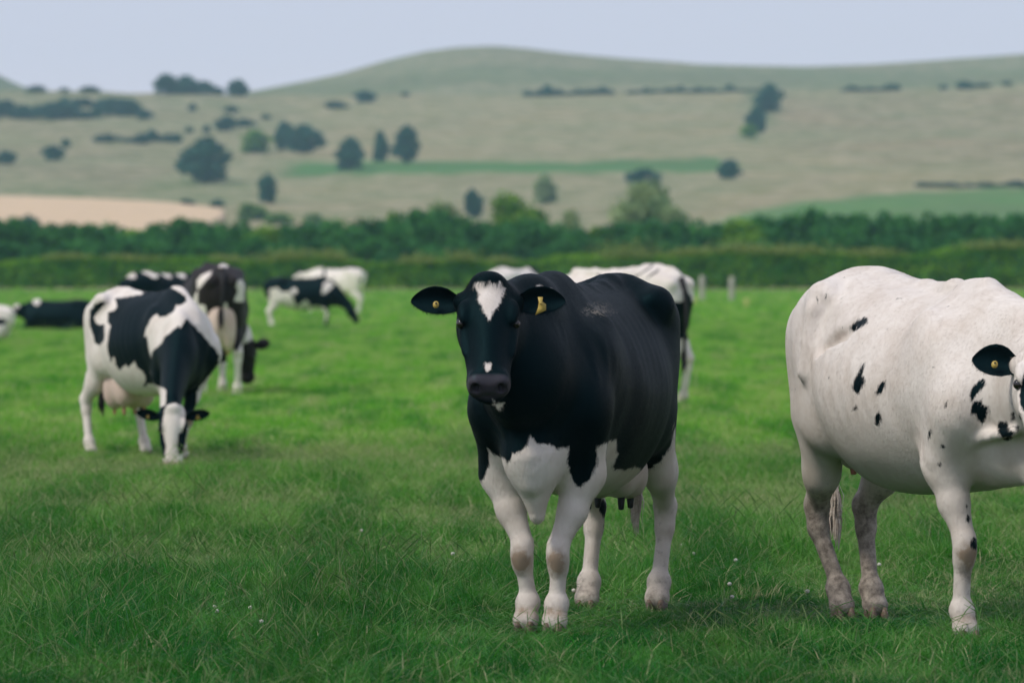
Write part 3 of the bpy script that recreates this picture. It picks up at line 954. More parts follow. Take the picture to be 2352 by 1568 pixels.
yy = np.concatenate([np.linspace(5, 380, 60)])
xx = np.linspace(-260, 260, 60)
XX, YY = np.meshgrid(xx, yy, indexing='ij')
def grid_faces(n, m):
    i, j = np.meshgrid(np.arange(n - 1), np.arange(m - 1), indexing='ij')
    a = (i * m + j).ravel(); return np.stack([a, a + m, a + m + 1, a + 1], 1)
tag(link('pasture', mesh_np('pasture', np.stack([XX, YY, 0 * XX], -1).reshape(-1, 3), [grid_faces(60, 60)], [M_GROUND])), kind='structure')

hx = np.linspace(-560, 560, 330); hy = np.concatenate([np.linspace(380, 900, 30), np.linspace(904, 1900, 240), np.linspace(1906, 3000, 90)])
HXX, HYY = np.meshgrid(hx, hy, indexing='ij')
HZ = hill_h(HXX, HYY); HZ[:, 0] = 0
hu = (CX + FPX * HXX / HYY).ravel(); hr = (HY - FPX * (HZ - CAM_H) / HYY).ravel()
tint = np.tile(np.array([.345, .30, .17]), (len(hu), 1))
def paint(poly, col, soft=7, side=None, amt=1.0):
    global tint
    w = fbm(np.stack([hu / 60, hr / 20, 0 * hu], 1), 2)
    d = poly_sd(hu + w * 10, hr + w * 5, poly)
    m = smooth01(d / soft + .5) * amt
    if side is not None: m = m * side
    tint = tint * (1 - m[:, None]) + np.array(col) * m[:, None]
nearm = (HYY.ravel() < 1850).astype(float); farm = 1 - nearm
GREEN = (.09, .29, .085)
paint([(-900, 100), (3300, 100), (3300, 260), (-900, 260)], (.20, .215, .115), 20, farm)
paint([(-900, 100), (-900, 210), (600, 260), (1100, 190), (3300, 230), (3300, 160), (1500, 160), (1100, 150), (600, 200)], (.13, .18, .085), 25, farm, .6)
paint([(-900, 265), (0, 262), (330, 262), (560, 225), (620, 205), (-900, 205)], (.14, .17, .085), 14, nearm, .7)
paint([(640, 372), (900, 368), (1300, 372), (1660, 360), (1700, 385), (1640, 396), (1100, 398), (800, 402), (620, 410)], GREEN, 10, nearm, .95)
paint([(330, 405), (560, 395), (600, 430), (540, 470), (300, 455)], GREEN, 18, nearm, .7)
paint([(980, 410), (1500, 400), (1700, 430), (1560, 500), (900, 520), (620, 480), (640, 450)], (.26, .27, .16), 30, nearm, .6)
paint([(-900, 210), (620, 210), (760, 300), (640, 420), (560, 480), (-900, 500)], (.19, .205, .105), 40, nearm, .65)
paint([(1700, 205), (1790, 205), (1790, 262), (1740, 330), (1690, 320), (1710, 250)], (.10, .17, .08), 14, nearm, .8)
paint([(1740, 482), (1850, 462), (2000, 448), (2352, 428), (3300, 410), (3300, 640), (1500, 640), (1600, 520)], (.11, .31, .085), 8, nearm, .95)
paint([(1260, 222), (1700, 222), (1735, 300), (1600, 350), (1250, 350), (900, 330), (950, 240)], (.35, .31, .17), 30, nearm, .5)
paint([(1790, 215), (3300, 205), (3300, 400), (2000, 380), (1780, 330)], (.27, .215, .135), 30, nearm, .7)
paint([(1640, 480), (1780, 440), (1930, 385), (1975, 378), (1960, 392), (1850, 440), (1760, 475), (1700, 490)], (.40, .32, .22), 12, nearm, .8)
paint([(-900, 360), (300, 350), (420, 400), (240, 450), (-900, 440)], (.20, .20, .12), 30, nearm, .7)
hm = mesh_np('hills', np.stack([HXX, HYY, HZ], -1).reshape(-1, 3), [grid_faces(len(hx), len(hy))], [M_HILL])
cattr(hm, 'tint', tint)
tag(link('hills', hm), kind='structure')

# ripe wheat field, a low standing crop on the foot of the slope
M_WHEAT = mat_simple('ripe_wheat', (.66, .48, .30), .9, (.58, .43, .27), .4, .1)
wu = np.linspace(-200, 1, 60)
WV, rows_n = [], 16
for i, a in enumerate(np.linspace(0, 1, 90)):
    for j in range(rows_n):
        u = -250 + a * 770
        top = float(lerp_tab(u, [(-250, 450), (0, 454), (200, 460), (400, 472), (470, 482), (520, 492)]))
        row = top + (545 - top) * j / (rows_n - 1) if u < 440 else top + (max(505, 545 - (u - 440) * .5) - top) * j / (rows_n - 1)
        d = slope_d(row, u); x = (u - CX) / FPX * d
        WV.append((x, d, float(hill_h(np.array([x]), np.array([d]))[0]) + (.9 if 0 < j < rows_n - 1 and 0 < i < 89 else -.3)))
tag(link('wheat_field', mesh_np('wheat_field', WV, [grid_faces(90, rows_n)], [M_WHEAT])), kind='structure')

# ------------------------------------------------------------------ leafy crowns
def leaf_cloud(P, size, tone, r, flat=.0):
    """one bent leaf spray (two triangles) at every point"""
    n = len(P)
    a = r.normal(size=(n, 3)); a /= np.linalg.norm(a, axis=1)[:, None]
    b = r.normal(size=(n, 3)); b -= a * (a * b).sum(1)[:, None]; b /= np.linalg.norm(b, axis=1)[:, None]
    s = size * r.uniform(.6, 1.3, n)[:, None]
    c = np.cross(a, b) * s * .35
    V = np.stack([P - a * s, P + b * s * .55 + c, P + a * s, P - b * s * .55 + c], 1).reshape(-1, 3)
    F = np.arange(4 * n).reshape(n, 4)
    return V, F, np.repeat(tone, 4)

def crown_mesh(name, seed, mat, lobes=26, leaves=2600, size=.05, low=.0, trunk=True):
    """unit crown: about 1 wide and 1 high, standing on z = 0"""
    r = np.random.default_rng(seed)
    P, T = [], []
    L = []
    for k in range(lobes):
        a = r.uniform(0, 6.283); h = r.uniform(low, 1); rad = (.40 * math.sqrt(max(0.02, 1 - (2 * (h - .42)) ** 2 * .85))) * r.uniform(.15, 1)
        L.append((rad * math.cos(a), rad * math.sin(a), .12 + h * .74, r.uniform(.10, .19)))
    L = np.array(L); k = r.integers(0, lobes, leaves)
    d = r.normal(size=(leaves, 3)); d /= np.linalg.norm(d, axis=1)[:, None]
    q = L[k, :3] + d * L[k, 3:4] * r.uniform(.55, 1.12, leaves)[:, None] * np.array([1, 1, .85])
    q[:, 2] = np.clip(q[:, 2], .01, None)
    tone = np.clip(.5 + .35 * r.normal(size=lobes)[k] * .6 + .22 * r.normal(size=leaves), 0, 1)
    V, F, t = leaf_cloud(q, size, tone, r)
    me = mesh_np(name, V, [F], [mat], False); fattr(me, 'tone', t)
    return me

def trunk_mesh(name, seed):
    r = random.Random(seed)
    AV, AF, AT, c = [], [], [], 0
    def add(pts, rad):
        nonlocal c
        v, f, t = tube(pts, rad, 7); AV.append(v); AF.append(f + c); AT.append(t + c); c += len(v)
    add([(0, 0, -.03), (.01, 0, .12), (.0, .01, .3), (.02, 0, .5), (.0, 0, .7)], [.045, .033, .028, .02, .008])
    for k in range(6):
        a = k * 1.1 + r.uniform(-.3, .3); z = .16 + k * .06; l = r.uniform(.2, .32)
        add([(0, 0, z), (math.cos(a) * l * .5, math.sin(a) * l * .5, z + .10), (math.cos(a) * l, math.sin(a) * l, z + .22)], [.018, .012, .004])
    return mesh_np(name, np.concatenate(AV), [np.concatenate(AF), np.concatenate(AT)], [M_BARK])
TRUNKS = [trunk_mesh('trunk_mesh', k) for k in range(3)]
HCROWN = [crown_mesh('hill_crown', 40 + k, M_LEAF_H, 46, 2600, .060, 0) for k in range(5)]
DCROWN = [crown_mesh('dark_crown', 60 + k, M_LEAF_D, 36, 4200, .045, 0) for k in range(5)]
MCROWN = [crown_mesh('green_crown', 70 + k, M_LEAF_M, 34, 3600, .040, 0) for k in range(3)]
LCROWN = [crown_mesh('pale_crown', 80 + k, M_LEAF_L, 34, 4200, .036, 0) for k in range(2)]

def tree(x, y, z, w, h, crown, label, group, name='tree', cat='tree', seed=0):
    r = random.Random(seed * 31 + 5)
    o = bpy.data.objects.new(name, None); COL.objects.link(o); o.location = (x, y, z); o.empty_display_size = 1
    o.rotation_euler = (0, 0, r.uniform(0, 6.28))
    c = link('crown', crown, o); c.scale = (w, w, h)
    t = link('trunk', TRUNKS[seed % 3], o); t.scale = (h * .9 if h < w else w * .9, h * .9 if h < w else w * .9, h)
    tag(o, label, cat, group)
    return o

# trees and bushes on the hills: column, top row, base row, width, label
HT = [
 (472, 320, 422, 116, 'big round dark tree alone on the left hillside', 'tree'),
 (616, 400, 468, 46, 'narrow dark tree below and right of the big round hillside tree', 'tree'),
 (806, 318, 392, 68, 'broad-topped tree left in the row of three on the hillside', 'tree'),
 (872, 302, 372, 38, 'slim middle tree in the row of three on the hillside', 'tree'),
 (934, 290, 376, 66, 'tallest tree, right in the row of three on the hillside', 'tree'),
 (700, 288, 352, 84, 'wide tree in the middle of the left hillside, left of the row of three', 'tree'),
 (652, 280, 345, 46, 'tall bush against the left side of the wide mid-slope tree', 'bush'),
 (585, 296, 352, 84, 'loose pale bush left of the wide mid-slope tree', 'bush'),
 (120, 334, 369, 52, 'small dark bush on the far left slope below a smaller one', 'bush'),
 (151, 317, 340, 24, 'tiny bush just above the small dark bush on the far left slope', 'bush'),
 (14, 346, 378, 54, 'dark bush on the slope at the left edge of the picture', 'bush'),
 (520, 266, 302, 50, 'dark bush on the slope above the big round tree', 'bush'),
 (560, 272, 292, 50, 'low bush touching the right side of the dark bush above the big round tree', 'bush'),
 (476, 286, 306, 22, 'small bush left of the dark bush above the big round tree', 'bush'),
 (435, 290, 306, 20, 'small bush right of the long hedge on the left slope', 'bush'),
 (530, 243, 259, 36, 'low bush high on the slope above the dark bush', 'bush'),
 (442, 237, 256, 20, 'little bush near the crest of the left slope', 'bush'),
 (610, 262, 276, 24, 'low bush on the diagonal line of scrub, lower end', 'bush'),
 (836, 208, 236, 52, 'bush at the upper end of the diagonal scrub line', 'bush'),
 (770, 232, 250, 60, 'low bush in the middle of the diagonal scrub line', 'bush'),
 (930, 212, 222, 22, 'tiny bush on the slope right of the diagonal scrub line', 'bush'),
 (575, 466, 506, 78, 'pale bush at the right end of the wheat field', 'bush'),
 (640, 486, 514, 80, 'pale low scrub behind the hedgerow below the narrow dark tree', 'bush'),
 (725, 490, 516, 66, 'pale low scrub behind the hedgerow right of the wheat field', 'bush'),
 (500, 460, 476, 34, 'small bush at the upper right corner of the wheat field', 'bush'),
 (1722, 282, 316, 44, 'pale bush hanging lowest below the right end of the hill hedge', 'bush'),
 (430, 455, 474, 34, 'small bush above the right half of the wheat field', 'bush'),
 (1766, 196, 258, 66, 'dark tree hanging at the right end of the long hill hedge', 'tree'),
 (1738, 246, 306, 46, 'dark bush just below the tree at the right end of the long hill hedge', 'bush'),
 (1675, 366, 412, 56, 'dark bush on the slope right of the green strip', 'bush'),
 (1478, 388, 440, 80, 'dark tree showing behind the top of the big pale willow', 'tree'),
 (1086, 434, 500, 46, 'dark bush rising between the pale and the green tree behind the hedge', 'bush'),
 (1250, 400, 470, 60, 'faint pale bush on the slope behind the hedge trees', 'bush'),
 (2165, 198, 210, 22, 'tiny bush on the right hill crest, left of the dark clump', 'bush'),
 (2215, 186, 210, 46, 'dark clump left half on the right hill crest', 'bush'),
 (2258, 190, 210, 44, 'dark clump right half on the right hill crest', 'bush'),
 (2312, 190, 208, 24, 'small bush nearest the right edge on the hill crest', 'bush'),
 (382, 172, 219, 66, 'left tree of the clump on the left skyline', 'tree'),
 (425, 174, 219, 62, 'middle tree of the clump on the left skyline', 'tree'),
 (466, 186, 219, 60, 'right tree of the clump on the left skyline', 'tree'),
 (500, 200, 219, 40, 'low bush tailing off the clump on the left skyline', 'bush'),
 (548, 183, 219, 48, 'single round tree right of the clump on the left skyline', 'tree'),
 (205, 198, 215, 52, 'low bush on the left skyline', 'bush'),
 (150, 202, 214, 30, 'smaller low bush on the skyline near the left edge', 'bush'),
 (85, 196, 212, 50, 'dark bush at the foot of the left skyline hill', 'bush'),
]
for k, (u, top, base, w, lab, cat) in enumerate(HT):
    if base <= 222 and cat != 'x':
        d = 1795.0
    else: d = slope_d(base, u)
    x = (u - CX) / FPX * d; z = float(hill_h(np.array([x]), np.array([d]))[0])
    zt = CAM_H + (HY - top) * d / FPX
    h = max(zt - z, 1.5)
    pale = 'pale' in lab and 'showing' not in lab and 'rising' not in lab
    tree(x, d, z - .2, w * d / FPX * 1.2, h * 1.08, (LCROWN[0] if 'faint' in lab else (MCROWN if pale else HCROWN)[k % (3 if pale else 5)]), lab, 'trees and bushes on the hillside', cat, cat, k)
def scrub_row(u0, u1, top, base, w, label, group, cat='bush', k0=0, base1=None, top1=None):
    n = max(2, int(round((u1 - u0) / (w * .50)))); made = []
    for k in range(n):
        a = k / (n - 1); u = u0 + (u1 - u0) * a
        b = base + ((base1 or base) - base) * a; t = top + ((top1 or top) - top) * a
        b += random.uniform(-.12, .16) * (base - top) if b > 216 else 0; t += random.uniform(-.35, .3) * (base - top)
        d = slope_d(b, u) if b > 216 else 1795.0
        x = (u - CX) / FPX * d; z = float(hill_h(np.array([x]), np.array([d]))[0])
        h = max(CAM_H + (HY - t) * d / FPX - z, 1.2)
        o = tree(x, d, z - .2, w * random.uniform(.75, 1.6) * d / FPX, h * random.uniform(.6, 1.15), HCROWN[(k + k0) % 5], label, group, 'bush', cat, k + k0)
        made.append((u, o))
    made.sort(key=lambda q: q[0]); m = len(made)
    for i, (u, o) in enumerate(made):
        j = m - 1 - i
        o['label'] = label + (', at its left end' if i == 0 else ', at its right end' if j == 0 else ', %sfrom its left end' % ORD[min(i, 12)] if i <= j else ', %sfrom its right end' % ORD[min(j, 12)])
scrub_row(232, 405, 303, 328, 34, 'bush in the long hedge across the left slope', 'bushes of the long hedge on the left slope')
scrub_row(-20, 90, 228, 270, 50, 'bush in the far-left scrub band', 'bushes of the scrub band, left end')
scrub_row(90, 330, 234, 272, 48, 'bush in the scrub band under the left crest', 'bushes of the scrub band under the crest', k0=3)
scrub_row(130, 300, 222, 246, 36, 'upper bush of the scrub under the left crest', 'upper bushes of the scrub band', k0=1)
scrub_row(1212, 1400, 201, 216, 26, 'bush in the left stretch of the hill hedge', 'bushes of the hill hedge, left stretch', top1=200)
scrub_row(1452, 1500, 200, 215, 24, 'bush in the short middle stretch of the hill hedge', 'bushes of the hill hedge, middle stretch')
scrub_row(1535, 1745, 198, 214, 26, 'bush in the right stretch of the hill hedge', 'bushes of the hill hedge, right stretch')
scrub_row(1940, 2055, 196, 216, 26, 'bush in the isolated hedge right of the hill tree', 'bushes of the isolated hill hedge')
scrub_row(2115, 2420, 416, 430, 26, 'low bush in the hedge above the green field', 'bushes of the hedge above the green field')

# ------------------------------------------------------------------ hedges and trees beyond the pasture
def bank(x0, x1, y0, depth, hfun, n, size, mat, seed, name):
    """leafy hedge body as a mass of leaf sprays on its faces"""
    r = np.random.default_rng(seed)
    x = r.uniform(x0, x1, n); f = r.random(n)
    H = hfun(x)
    v = r.random(n) ** .85; 
    front = f < .62
    bulge = .5 * fbm(np.stack([x / 1.6, v * 2, 0 * x], 1), 3)
    y = np.where(front, y0 + .35 * v - bulge * .8 + r.normal(0, .15, n), y0 + .3 + r.random(n) * depth)
    z = np.where(front, H * v + .05, H * (.93 + .09 * r.random(n)) - .25 * np.abs(y - y0 - depth / 2) / depth)
    tone = np.clip(.5 + .9 * fbm(np.stack([x / 1.2, z / .7, y], 1), 3) + .18 * r.normal(size=n), 0, 1)
    V, F, t = leaf_cloud(np.stack([x, y, z], 1), size, tone, r)
    me = mesh_np(name, V, [F], [mat], False); fattr(me, 'tone', t)
    return me
def hedge_h(x): return 1.95 + .40 * fbm(np.stack([x / 4, 0 * x, 0 * x], 1), 2) + np.interp(x, [-40, -25, 0, 30], [-.05, .0, .2, .65])
HD = 352.0
hroot = bpy.data.objects.new('hedge', None); COL.objects.link(hroot); hroot.location = (0, 0, 0)
tag(hroot, 'low clipped green hedge along the far side of the pasture', 'hedge')
link('foliage', bank(-80, 80, HD, 1.6, hedge_h, 58000, .11, M_LEAF_M, 5, 'near_hedge'), hroot)
sv, sf, st_ = [], [], []
rr = random.Random(9); c0 = 0
for k in range(150):
    x = -79 + k * 1.05 + rr.uniform(-.3, .3)
    v, f, t = tube([(x, HD + .8, -.05), (x + rr.uniform(-.2, .2), HD + .7, 1.2), (x + rr.uniform(-.3, .3), HD + .8, 2.2)], [.05, .035, .015], 5)
    sv.append(v); sf.append(f + c0); st_.append(t + c0); c0 += len(v)
so = tag(link('stems', mesh_np('stems', np.concatenate(sv), [np.concatenate(sf), np.concatenate(st_)], [M_BARK]), hroot), kind='stuff')
r_ = np.random.default_rng(12)
# flowering top growth standing out of the hedge
def tufts(cols, n_each, label_=None):
    P = []
    for u, w, h in cols:
        x = (u - CX) / FPX * HD; n = int(n_each * w / 60)
        q0 = x + r_.normal(0, w / FPX * HD * .36, n)
        q = np.stack([q0, HD + .2 + r_.normal(0, .3, n), hedge_h(q0) - .1 + np.abs(r_.normal(0, .28 * h, n))], 1); P.append(q)
    return np.concatenate(P)
TP = tufts([(660, 110, 1), (770, 50, 1), (960, 70, .8), (1060, 60, 1), (1440, 110, 1.5), (1150, 50, .6), (1580, 70, .7), (1700, 120, 1), (1830, 110, 1), (2000, 90, .8), (2300, 120, .8), (300, 90, .5), (150, 70, .5), (520, 60, .5)], 420)
V, F, t = leaf_cloud(TP, .10, np.clip(r_.normal(.5, .25, len(TP)), 0, 1), r_)
tm = mesh_np('top_growth', V, [F], [M_LEAF_Y], False); fattr(tm, 'tone', t)
tag(link('top_growth', tm, hroot), label='pale yellow-green young growth sticking up from the hedge')

BD = 425.0
def bush_line():
    u = -330.0; k = 0; rowt, rowb = [], []
    while u < 2700:
        w = random.uniform(95, 150)
        top = float(lerp_tab(u, [(-330, 500), (-120, 505), (120, 508), (300, 512), (430, 502), (520, 508), (640, 520), (760, 512), (880, 500), (1000, 488), (1130, 495), (1250, 505), (1330, 520),
                                 (1450, 500), (1600, 512), (1700, 500), (1850, 488), (1960, 478), (2050, 492), (2200, 495), (2352, 492), (2480, 490)])) + random.uniform(-10, 8)
        d = BD + random.uniform(-9, 9)
        x = (u - CX) / FPX * d; zg = float(hill_h(np.array([x]), np.array([d]))[0])
        h = CAM_H + (HY - top) * d / FPX - zg
        o = tree(x, d, zg - .1, w * d / FPX * 1.25, h * 1.03, (DCROWN + MCROWN[:2] if k % 3 == 1 else DCROWN)[(k * 3) % 5 if k % 3 != 1 else (k % 7)],
             'dark green hedgerow tree in the tall row behind the low hedge', 'tall hedgerow trees behind the low hedge', 'hedgerow_tree', 'tree', k)
        rowt.append((u, o)); u += w * .42; k += 1
    for j in range(51):
        u = -330 + j * 60 + random.uniform(-20, 20); d = BD - 14 + random.uniform(-3, 3)
        x = (u - CX) / FPX * d; zg = float(hill_h(np.array([x]), np.array([d]))[0])
        o = tree(x, d, zg - .1, random.uniform(3.4, 4.8), random.uniform(3.2, 4.4), DCROWN[(j * 2) % 5], 'low dark bush at the foot of the tall hedgerow', 'low bushes at the foot of the tall hedgerow', 'bush', 'bush', j)
        rowb.append((u, o))
    name_by_place(rowt, 'tall hedgerow tree'); name_by_place(rowb, 'low hedgerow bush')
bush_line()
for k, (u, top, w, d, cr, lab) in enumerate([
    (1485, 412, 205, 560, LCROWN[0], 'big pale round willow behind the hedgerow right of centre'),
    (1545, 470, 120, 520, LCROWN[1], 'lower pale willow against the right side of the big willow'),
    (1015, 456, 150, 500, LCROWN[1], 'pale yellow-green tree behind the hedgerow left of centre'),
    (1172, 442, 150, 500, MCROWN[0], 'mid-green tree between the pale tree and the big willow'),
    (1228, 466, 90, 505, MCROWN[1], 'smaller tree leaning against the right of the mid-green tree'),
    (1310, 478, 80, 515, LCROWN[0], 'small pale bush left of the big willow'),
    (900, 484, 60, 470, MCROWN[2], 'brownish rounded bush left of the pale yellow-green tree'),
    (68, 494, 110, 640, HCROWN[1], 'bluish tree beyond the hedgerow at the far left'),
    (30, 500, 60, 640, HCROWN[2], 'second bluish tree nearest the left edge beyond the hedgerow')]):
    x = (u - CX) / FPX * d; zg = float(hill_h(np.array([x]), np.array([d]))[0])
    tree(x, d, zg - .1, w * d / FPX * 1.12, (CAM_H + (HY - top) * d / FPX - zg) * 1.03, cr, lab, None, 'tree', 'tree', k + 100)

# ------------------------------------------------------------------ fence posts
def post(u, d, h, label):
    x = (u - CX) / FPX * d
    V, Q = [], []
    n = 10
    rings = [(0, .125), (h * .5, .12), (h - .05, .118), (h, .10), (h + .015, .001)]
    for z, r in rings:
        for k in range(n):
            a = 2 * math.pi * k / n; V.append((r * (1 + .06 * math.sin(3 * a + 1)) * math.cos(a) + .01 * z, r * math.sin(a), z))
    for i in range(len(rings) - 1):
        for k in range(n): Q.append((i * n + k, i * n + (k + 1) % n, (i + 1) * n + (k + 1) % n, (i + 1) * n + k))
    o = link('fence_post', mesh_np('fence_post', V, [np.array(Q)], [M_WOOD]), None, (x, d, -.02))
    tag(o, label, 'fence post', 'wooden fence posts in front of the hedge')
post(1612, 250, 1.17, 'grey wooden fence post nearer the striped cow')
post(1680, 250, 1.13, 'grey wooden fence post nearer the white cow')
def stake(u, d, h, label):
    x = (u - CX) / FPX * d
    o = bpy.data.objects.new('fence_stake', None); COL.objects.link(o); o.location = (x, d, 0)
    v, f, t = tube([(0, 0, -.05), (0, 0, h * .7)], [.018, .018], 8)
    link('stem', mesh_np('stem', v, [f, t], [M_MARK]), o)
    V, F = uv_sphere(.12, 12, 8); V = [(a * .75, b * .3, c * 1.25 + h) for a, b, c in V]
    link('flag', mesh_np('flag', V, F, [M_MARK]), o)
    tag(o, label, 'stake', 'pale yellow markers in the grass')
stake(1715, 205, .28, 'small pale yellow marker in the grass right of the fence posts')
stake(1596, 220, .22, 'faint pale yellow marker in the grass beside the striped cow')

# ------------------------------------------------------------------ grass
def tuft_mesh(name, seed, n, rad, h, hs, w, lean, dryp, stems=0, segs=3):
    r = np.random.default_rng(seed)
    a = r.uniform(0, 6.283, n); q = rad * np.sqrt(r.random(n))
    bx, by = q * np.cos(a), q * np.sin(a)
    H = np.clip(r.normal(h, hs, n), h * .35, h * 3)
    la = r.uniform(0, 6.283, n); ln = np.abs(r.normal(0, lean, n)) * H
    wa = r.uniform(0, 6.283, n); W = w * r.uniform(.6, 1.3, n)
    dx, dy = np.cos(la) * ln, np.sin(la) * ln; wx, wy = np.cos(wa) * W, np.sin(wa) * W
    tone = r.random(n) ** 1.4; dry = (r.random(n) < dryp) * r.uniform(.5, 1, n)
    V, T, D, TP = [], [], [], []
    ts = np.linspace(0, 1, segs)
    for k, t in enumerate(ts[:-1]):
        cx, cy, cz = bx + dx * t ** 1.8, by + dy * t ** 1.8, H * t * (1 - .18 * t * np.minimum(ln / H, 1.5))
        ww = 1 - .45 * t
        for sg in (-1, 1): V.append(np.stack([cx + sg * wx * ww, cy + sg * wy * ww, cz], 1)); T.append(tone); D.append(dry); TP.append(np.full(n, t))
    V.append(np.stack([bx + dx, by + dy, H * (1 - .18 * np.minimum(ln / H, 1.5))], 1)); T.append(tone); D.append(dry); TP.append(np.ones(n))
    K = len(V); i = np.arange(n)
    V = np.stack(V, 1).reshape(-1, 3); T = np.stack(T, 1).ravel(); D = np.stack(D, 1).ravel(); TP = np.stack(TP, 1).ravel()
    b = i * K; Q = []
    for k in range(segs - 2): Q.append(np.stack([b + 2 * k, b + 2 * k + 1, b + 2 * k + 3, b + 2 * k + 2], 1))
    tr = np.stack([b + K - 3, b + K - 2, b + K - 1], 1)
    AV, AQ, AT, AD, ATN, ATP, c = [V], Q, [tr], [D], [T], [TP], len(V)
    rr = random.Random(seed)
    for s_ in range(stems):   # flowering stems with a seed head
        x, y = rr.uniform(-rad, rad), rr.uniform(-rad, rad); hh = rr.uniform(2.2, 4.2) * h; aa = rr.uniform(0, 6.28); ll = hh * rr.uniform(.15, .9)
        pts = [(x + math.cos(aa) * ll * t ** 2, y + math.sin(aa) * ll * t ** 2, hh * (t - .22 * t * t * min(1, ll / hh))) for t in (0, .35, .65, .85, 1)]
        v, f, t = tube(pts, [.0010, .0009, .0008, .0022, .0008], 4)
        AV.append(v); AQ.append(f + c); AT.append(t + c); c += len(v)
        dv = rr.uniform(.15, 1); AD.append(np.full(len(v), dv * .6)); ATN.append(np.full(len(v), .9)); ATP.append(np.full(len(v), .8))
    me = mesh_np(name, np.concatenate(AV), AQ + AT, [M_BLADE])
    fattr(me, 'tone', np.concatenate(ATN)); fattr(me, 'dry', np.concatenate(AD)); fattr(me, 'tip', np.concatenate(ATP))
    return me

def collection(name, meshes):
    c = bpy.data.collections.new(name)
    for i, m in enumerate(meshes):
        c.objects.link(bpy.data.objects.new('%s_%02d' % (name, i), m))
    return c

def scatter(name, P, rot, scl, idx, coll):
    me = bpy.data.meshes.new(name); me.vertices.add(len(P)); me.vertices.foreach_set('co', np.asarray(P, np.float32).ravel())
    a = me.attributes.new('rot', 'FLOAT_VECTOR', 'POINT'); a.data.foreach_set('vector', np.asarray(rot, np.float32).ravel())
    a = me.attributes.new('scl', 'FLOAT_VECTOR', 'POINT'); a.data.foreach_set('vector', np.asarray(scl, np.float32).ravel())
    a = me.attributes.new('pick', 'INT', 'POINT'); a.data.foreach_set('value', np.asarray(idx, np.int32))
    o = link(name, me)
    g = bpy.data.node_groups.new(name, 'GeometryNodeTree')
    g.interface.new_socket('Geometry', in_out='INPUT', socket_type='NodeSocketGeometry')
    g.interface.new_socket('Geometry', in_out='OUTPUT', socket_type='NodeSocketGeometry')
    gi = g.nodes.new('NodeGroupInput'); go = g.nodes.new('NodeGroupOutput')
    ip = g.nodes.new('GeometryNodeInstanceOnPoints'); ci = g.nodes.new('GeometryNodeCollectionInfo')
    ci.inputs['Collection'].default_value = coll; ci.inputs['Separate Children'].default_value = True; ci.inputs['Reset Children'].default_value = True
    def na(n, t):
        x = g.nodes.new('GeometryNodeInputNamedAttribute'); x.data_type = t; x.inputs['Name'].default_value = n
        return [s for s in x.outputs if s.enabled and s.name == 'Attribute'][0]
    g.links.new(gi.outputs[0], ip.inputs['Points']); g.links.new(ci.outputs[0], ip.inputs['Instance'])
    ip.inputs['Pick Instance'].default_value = True
    g.links.new(na('pick', 'INT'), ip.inputs['Instance Index'])
    g.links.new(na('rot', 'FLOAT_VECTOR'), ip.inputs['Rotation'])
    g.links.new(na('scl', 'FLOAT_VECTOR'), ip.inputs['Scale'])
    g.links.new(ip.outputs[0], go.inputs[0])
    md = o.modifiers.new('scatter', 'NODES'); md.node_group = g
    return o

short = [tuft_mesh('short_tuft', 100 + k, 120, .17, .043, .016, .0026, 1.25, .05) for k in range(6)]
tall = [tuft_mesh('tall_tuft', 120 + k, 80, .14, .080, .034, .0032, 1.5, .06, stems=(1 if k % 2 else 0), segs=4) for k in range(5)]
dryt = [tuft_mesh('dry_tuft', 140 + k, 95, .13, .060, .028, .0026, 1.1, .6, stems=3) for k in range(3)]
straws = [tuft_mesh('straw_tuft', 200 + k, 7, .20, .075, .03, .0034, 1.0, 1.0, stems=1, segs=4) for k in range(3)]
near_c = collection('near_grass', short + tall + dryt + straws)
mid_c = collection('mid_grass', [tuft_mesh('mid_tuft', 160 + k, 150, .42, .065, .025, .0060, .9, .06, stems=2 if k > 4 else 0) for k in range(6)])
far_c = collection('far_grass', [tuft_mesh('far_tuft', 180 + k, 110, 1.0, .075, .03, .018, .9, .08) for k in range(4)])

def field(name, y0, y1, dens, margin, coll, pickf, sc):
    n = int(dens * ((y0 + y1) * CX / FPX + 2 * margin) * (y1 - y0))
    hw1 = y1 * CX / FPX + margin
    X = rng.uniform(-hw1, hw1, int(n * 2.2)); Y = rng.uniform(y0, y1, int(n * 2.2))
    ok = np.abs(X) < Y * CX / FPX + margin
    X, Y = X[ok][:n], Y[ok][:n]
    n = len(X)
    P = np.stack([X, Y, np.zeros(n)], 1)
    rot = np.zeros((n, 3)); rot[:, 2] = rng.uniform(0, 6.283, n); rot[:, 0] = rng.normal(0, .08, n)
    patch = fbm(np.stack([X * .55, Y * .30, 0 * X], 1), 3)
    for px_, py_, sx_, sy_, am_ in ((-.9, 35.5, 1.3, 2.0, -.32), (-2.9, 33.0, .6, 1.6, -.32), (.9, 31.5, .8, 2.0, .3), (-1.6, 30.5, 1.0, 1.3, .35), (2.6, 47, 1.5, 4, -.4), (3.0, 36, .8, 2.5, .3), (-.6, 24.5, 1.2, .8, .25)):
        patch = patch + am_ * np.exp(-(((X - px_) / sx_) ** 2 + ((Y - py_) / sy_) ** 2))
    s = sc * (1 + .8 * np.clip(patch, -.6, .7)) * rng.uniform(.8, 1.25, n)
    for hx_, hy_ in TROD: s *= .62 + .38 * smooth01(np.hypot(X - hx_, (Y - hy_) * .55) / .75 - .25)
    scl = np.stack([np.full(n, 1.), np.full(n, 1.), s], 1)
    o = scatter(name, P, rot, scl, pickf(patch, n), coll)
    tag(o, kind='stuff')
    return o
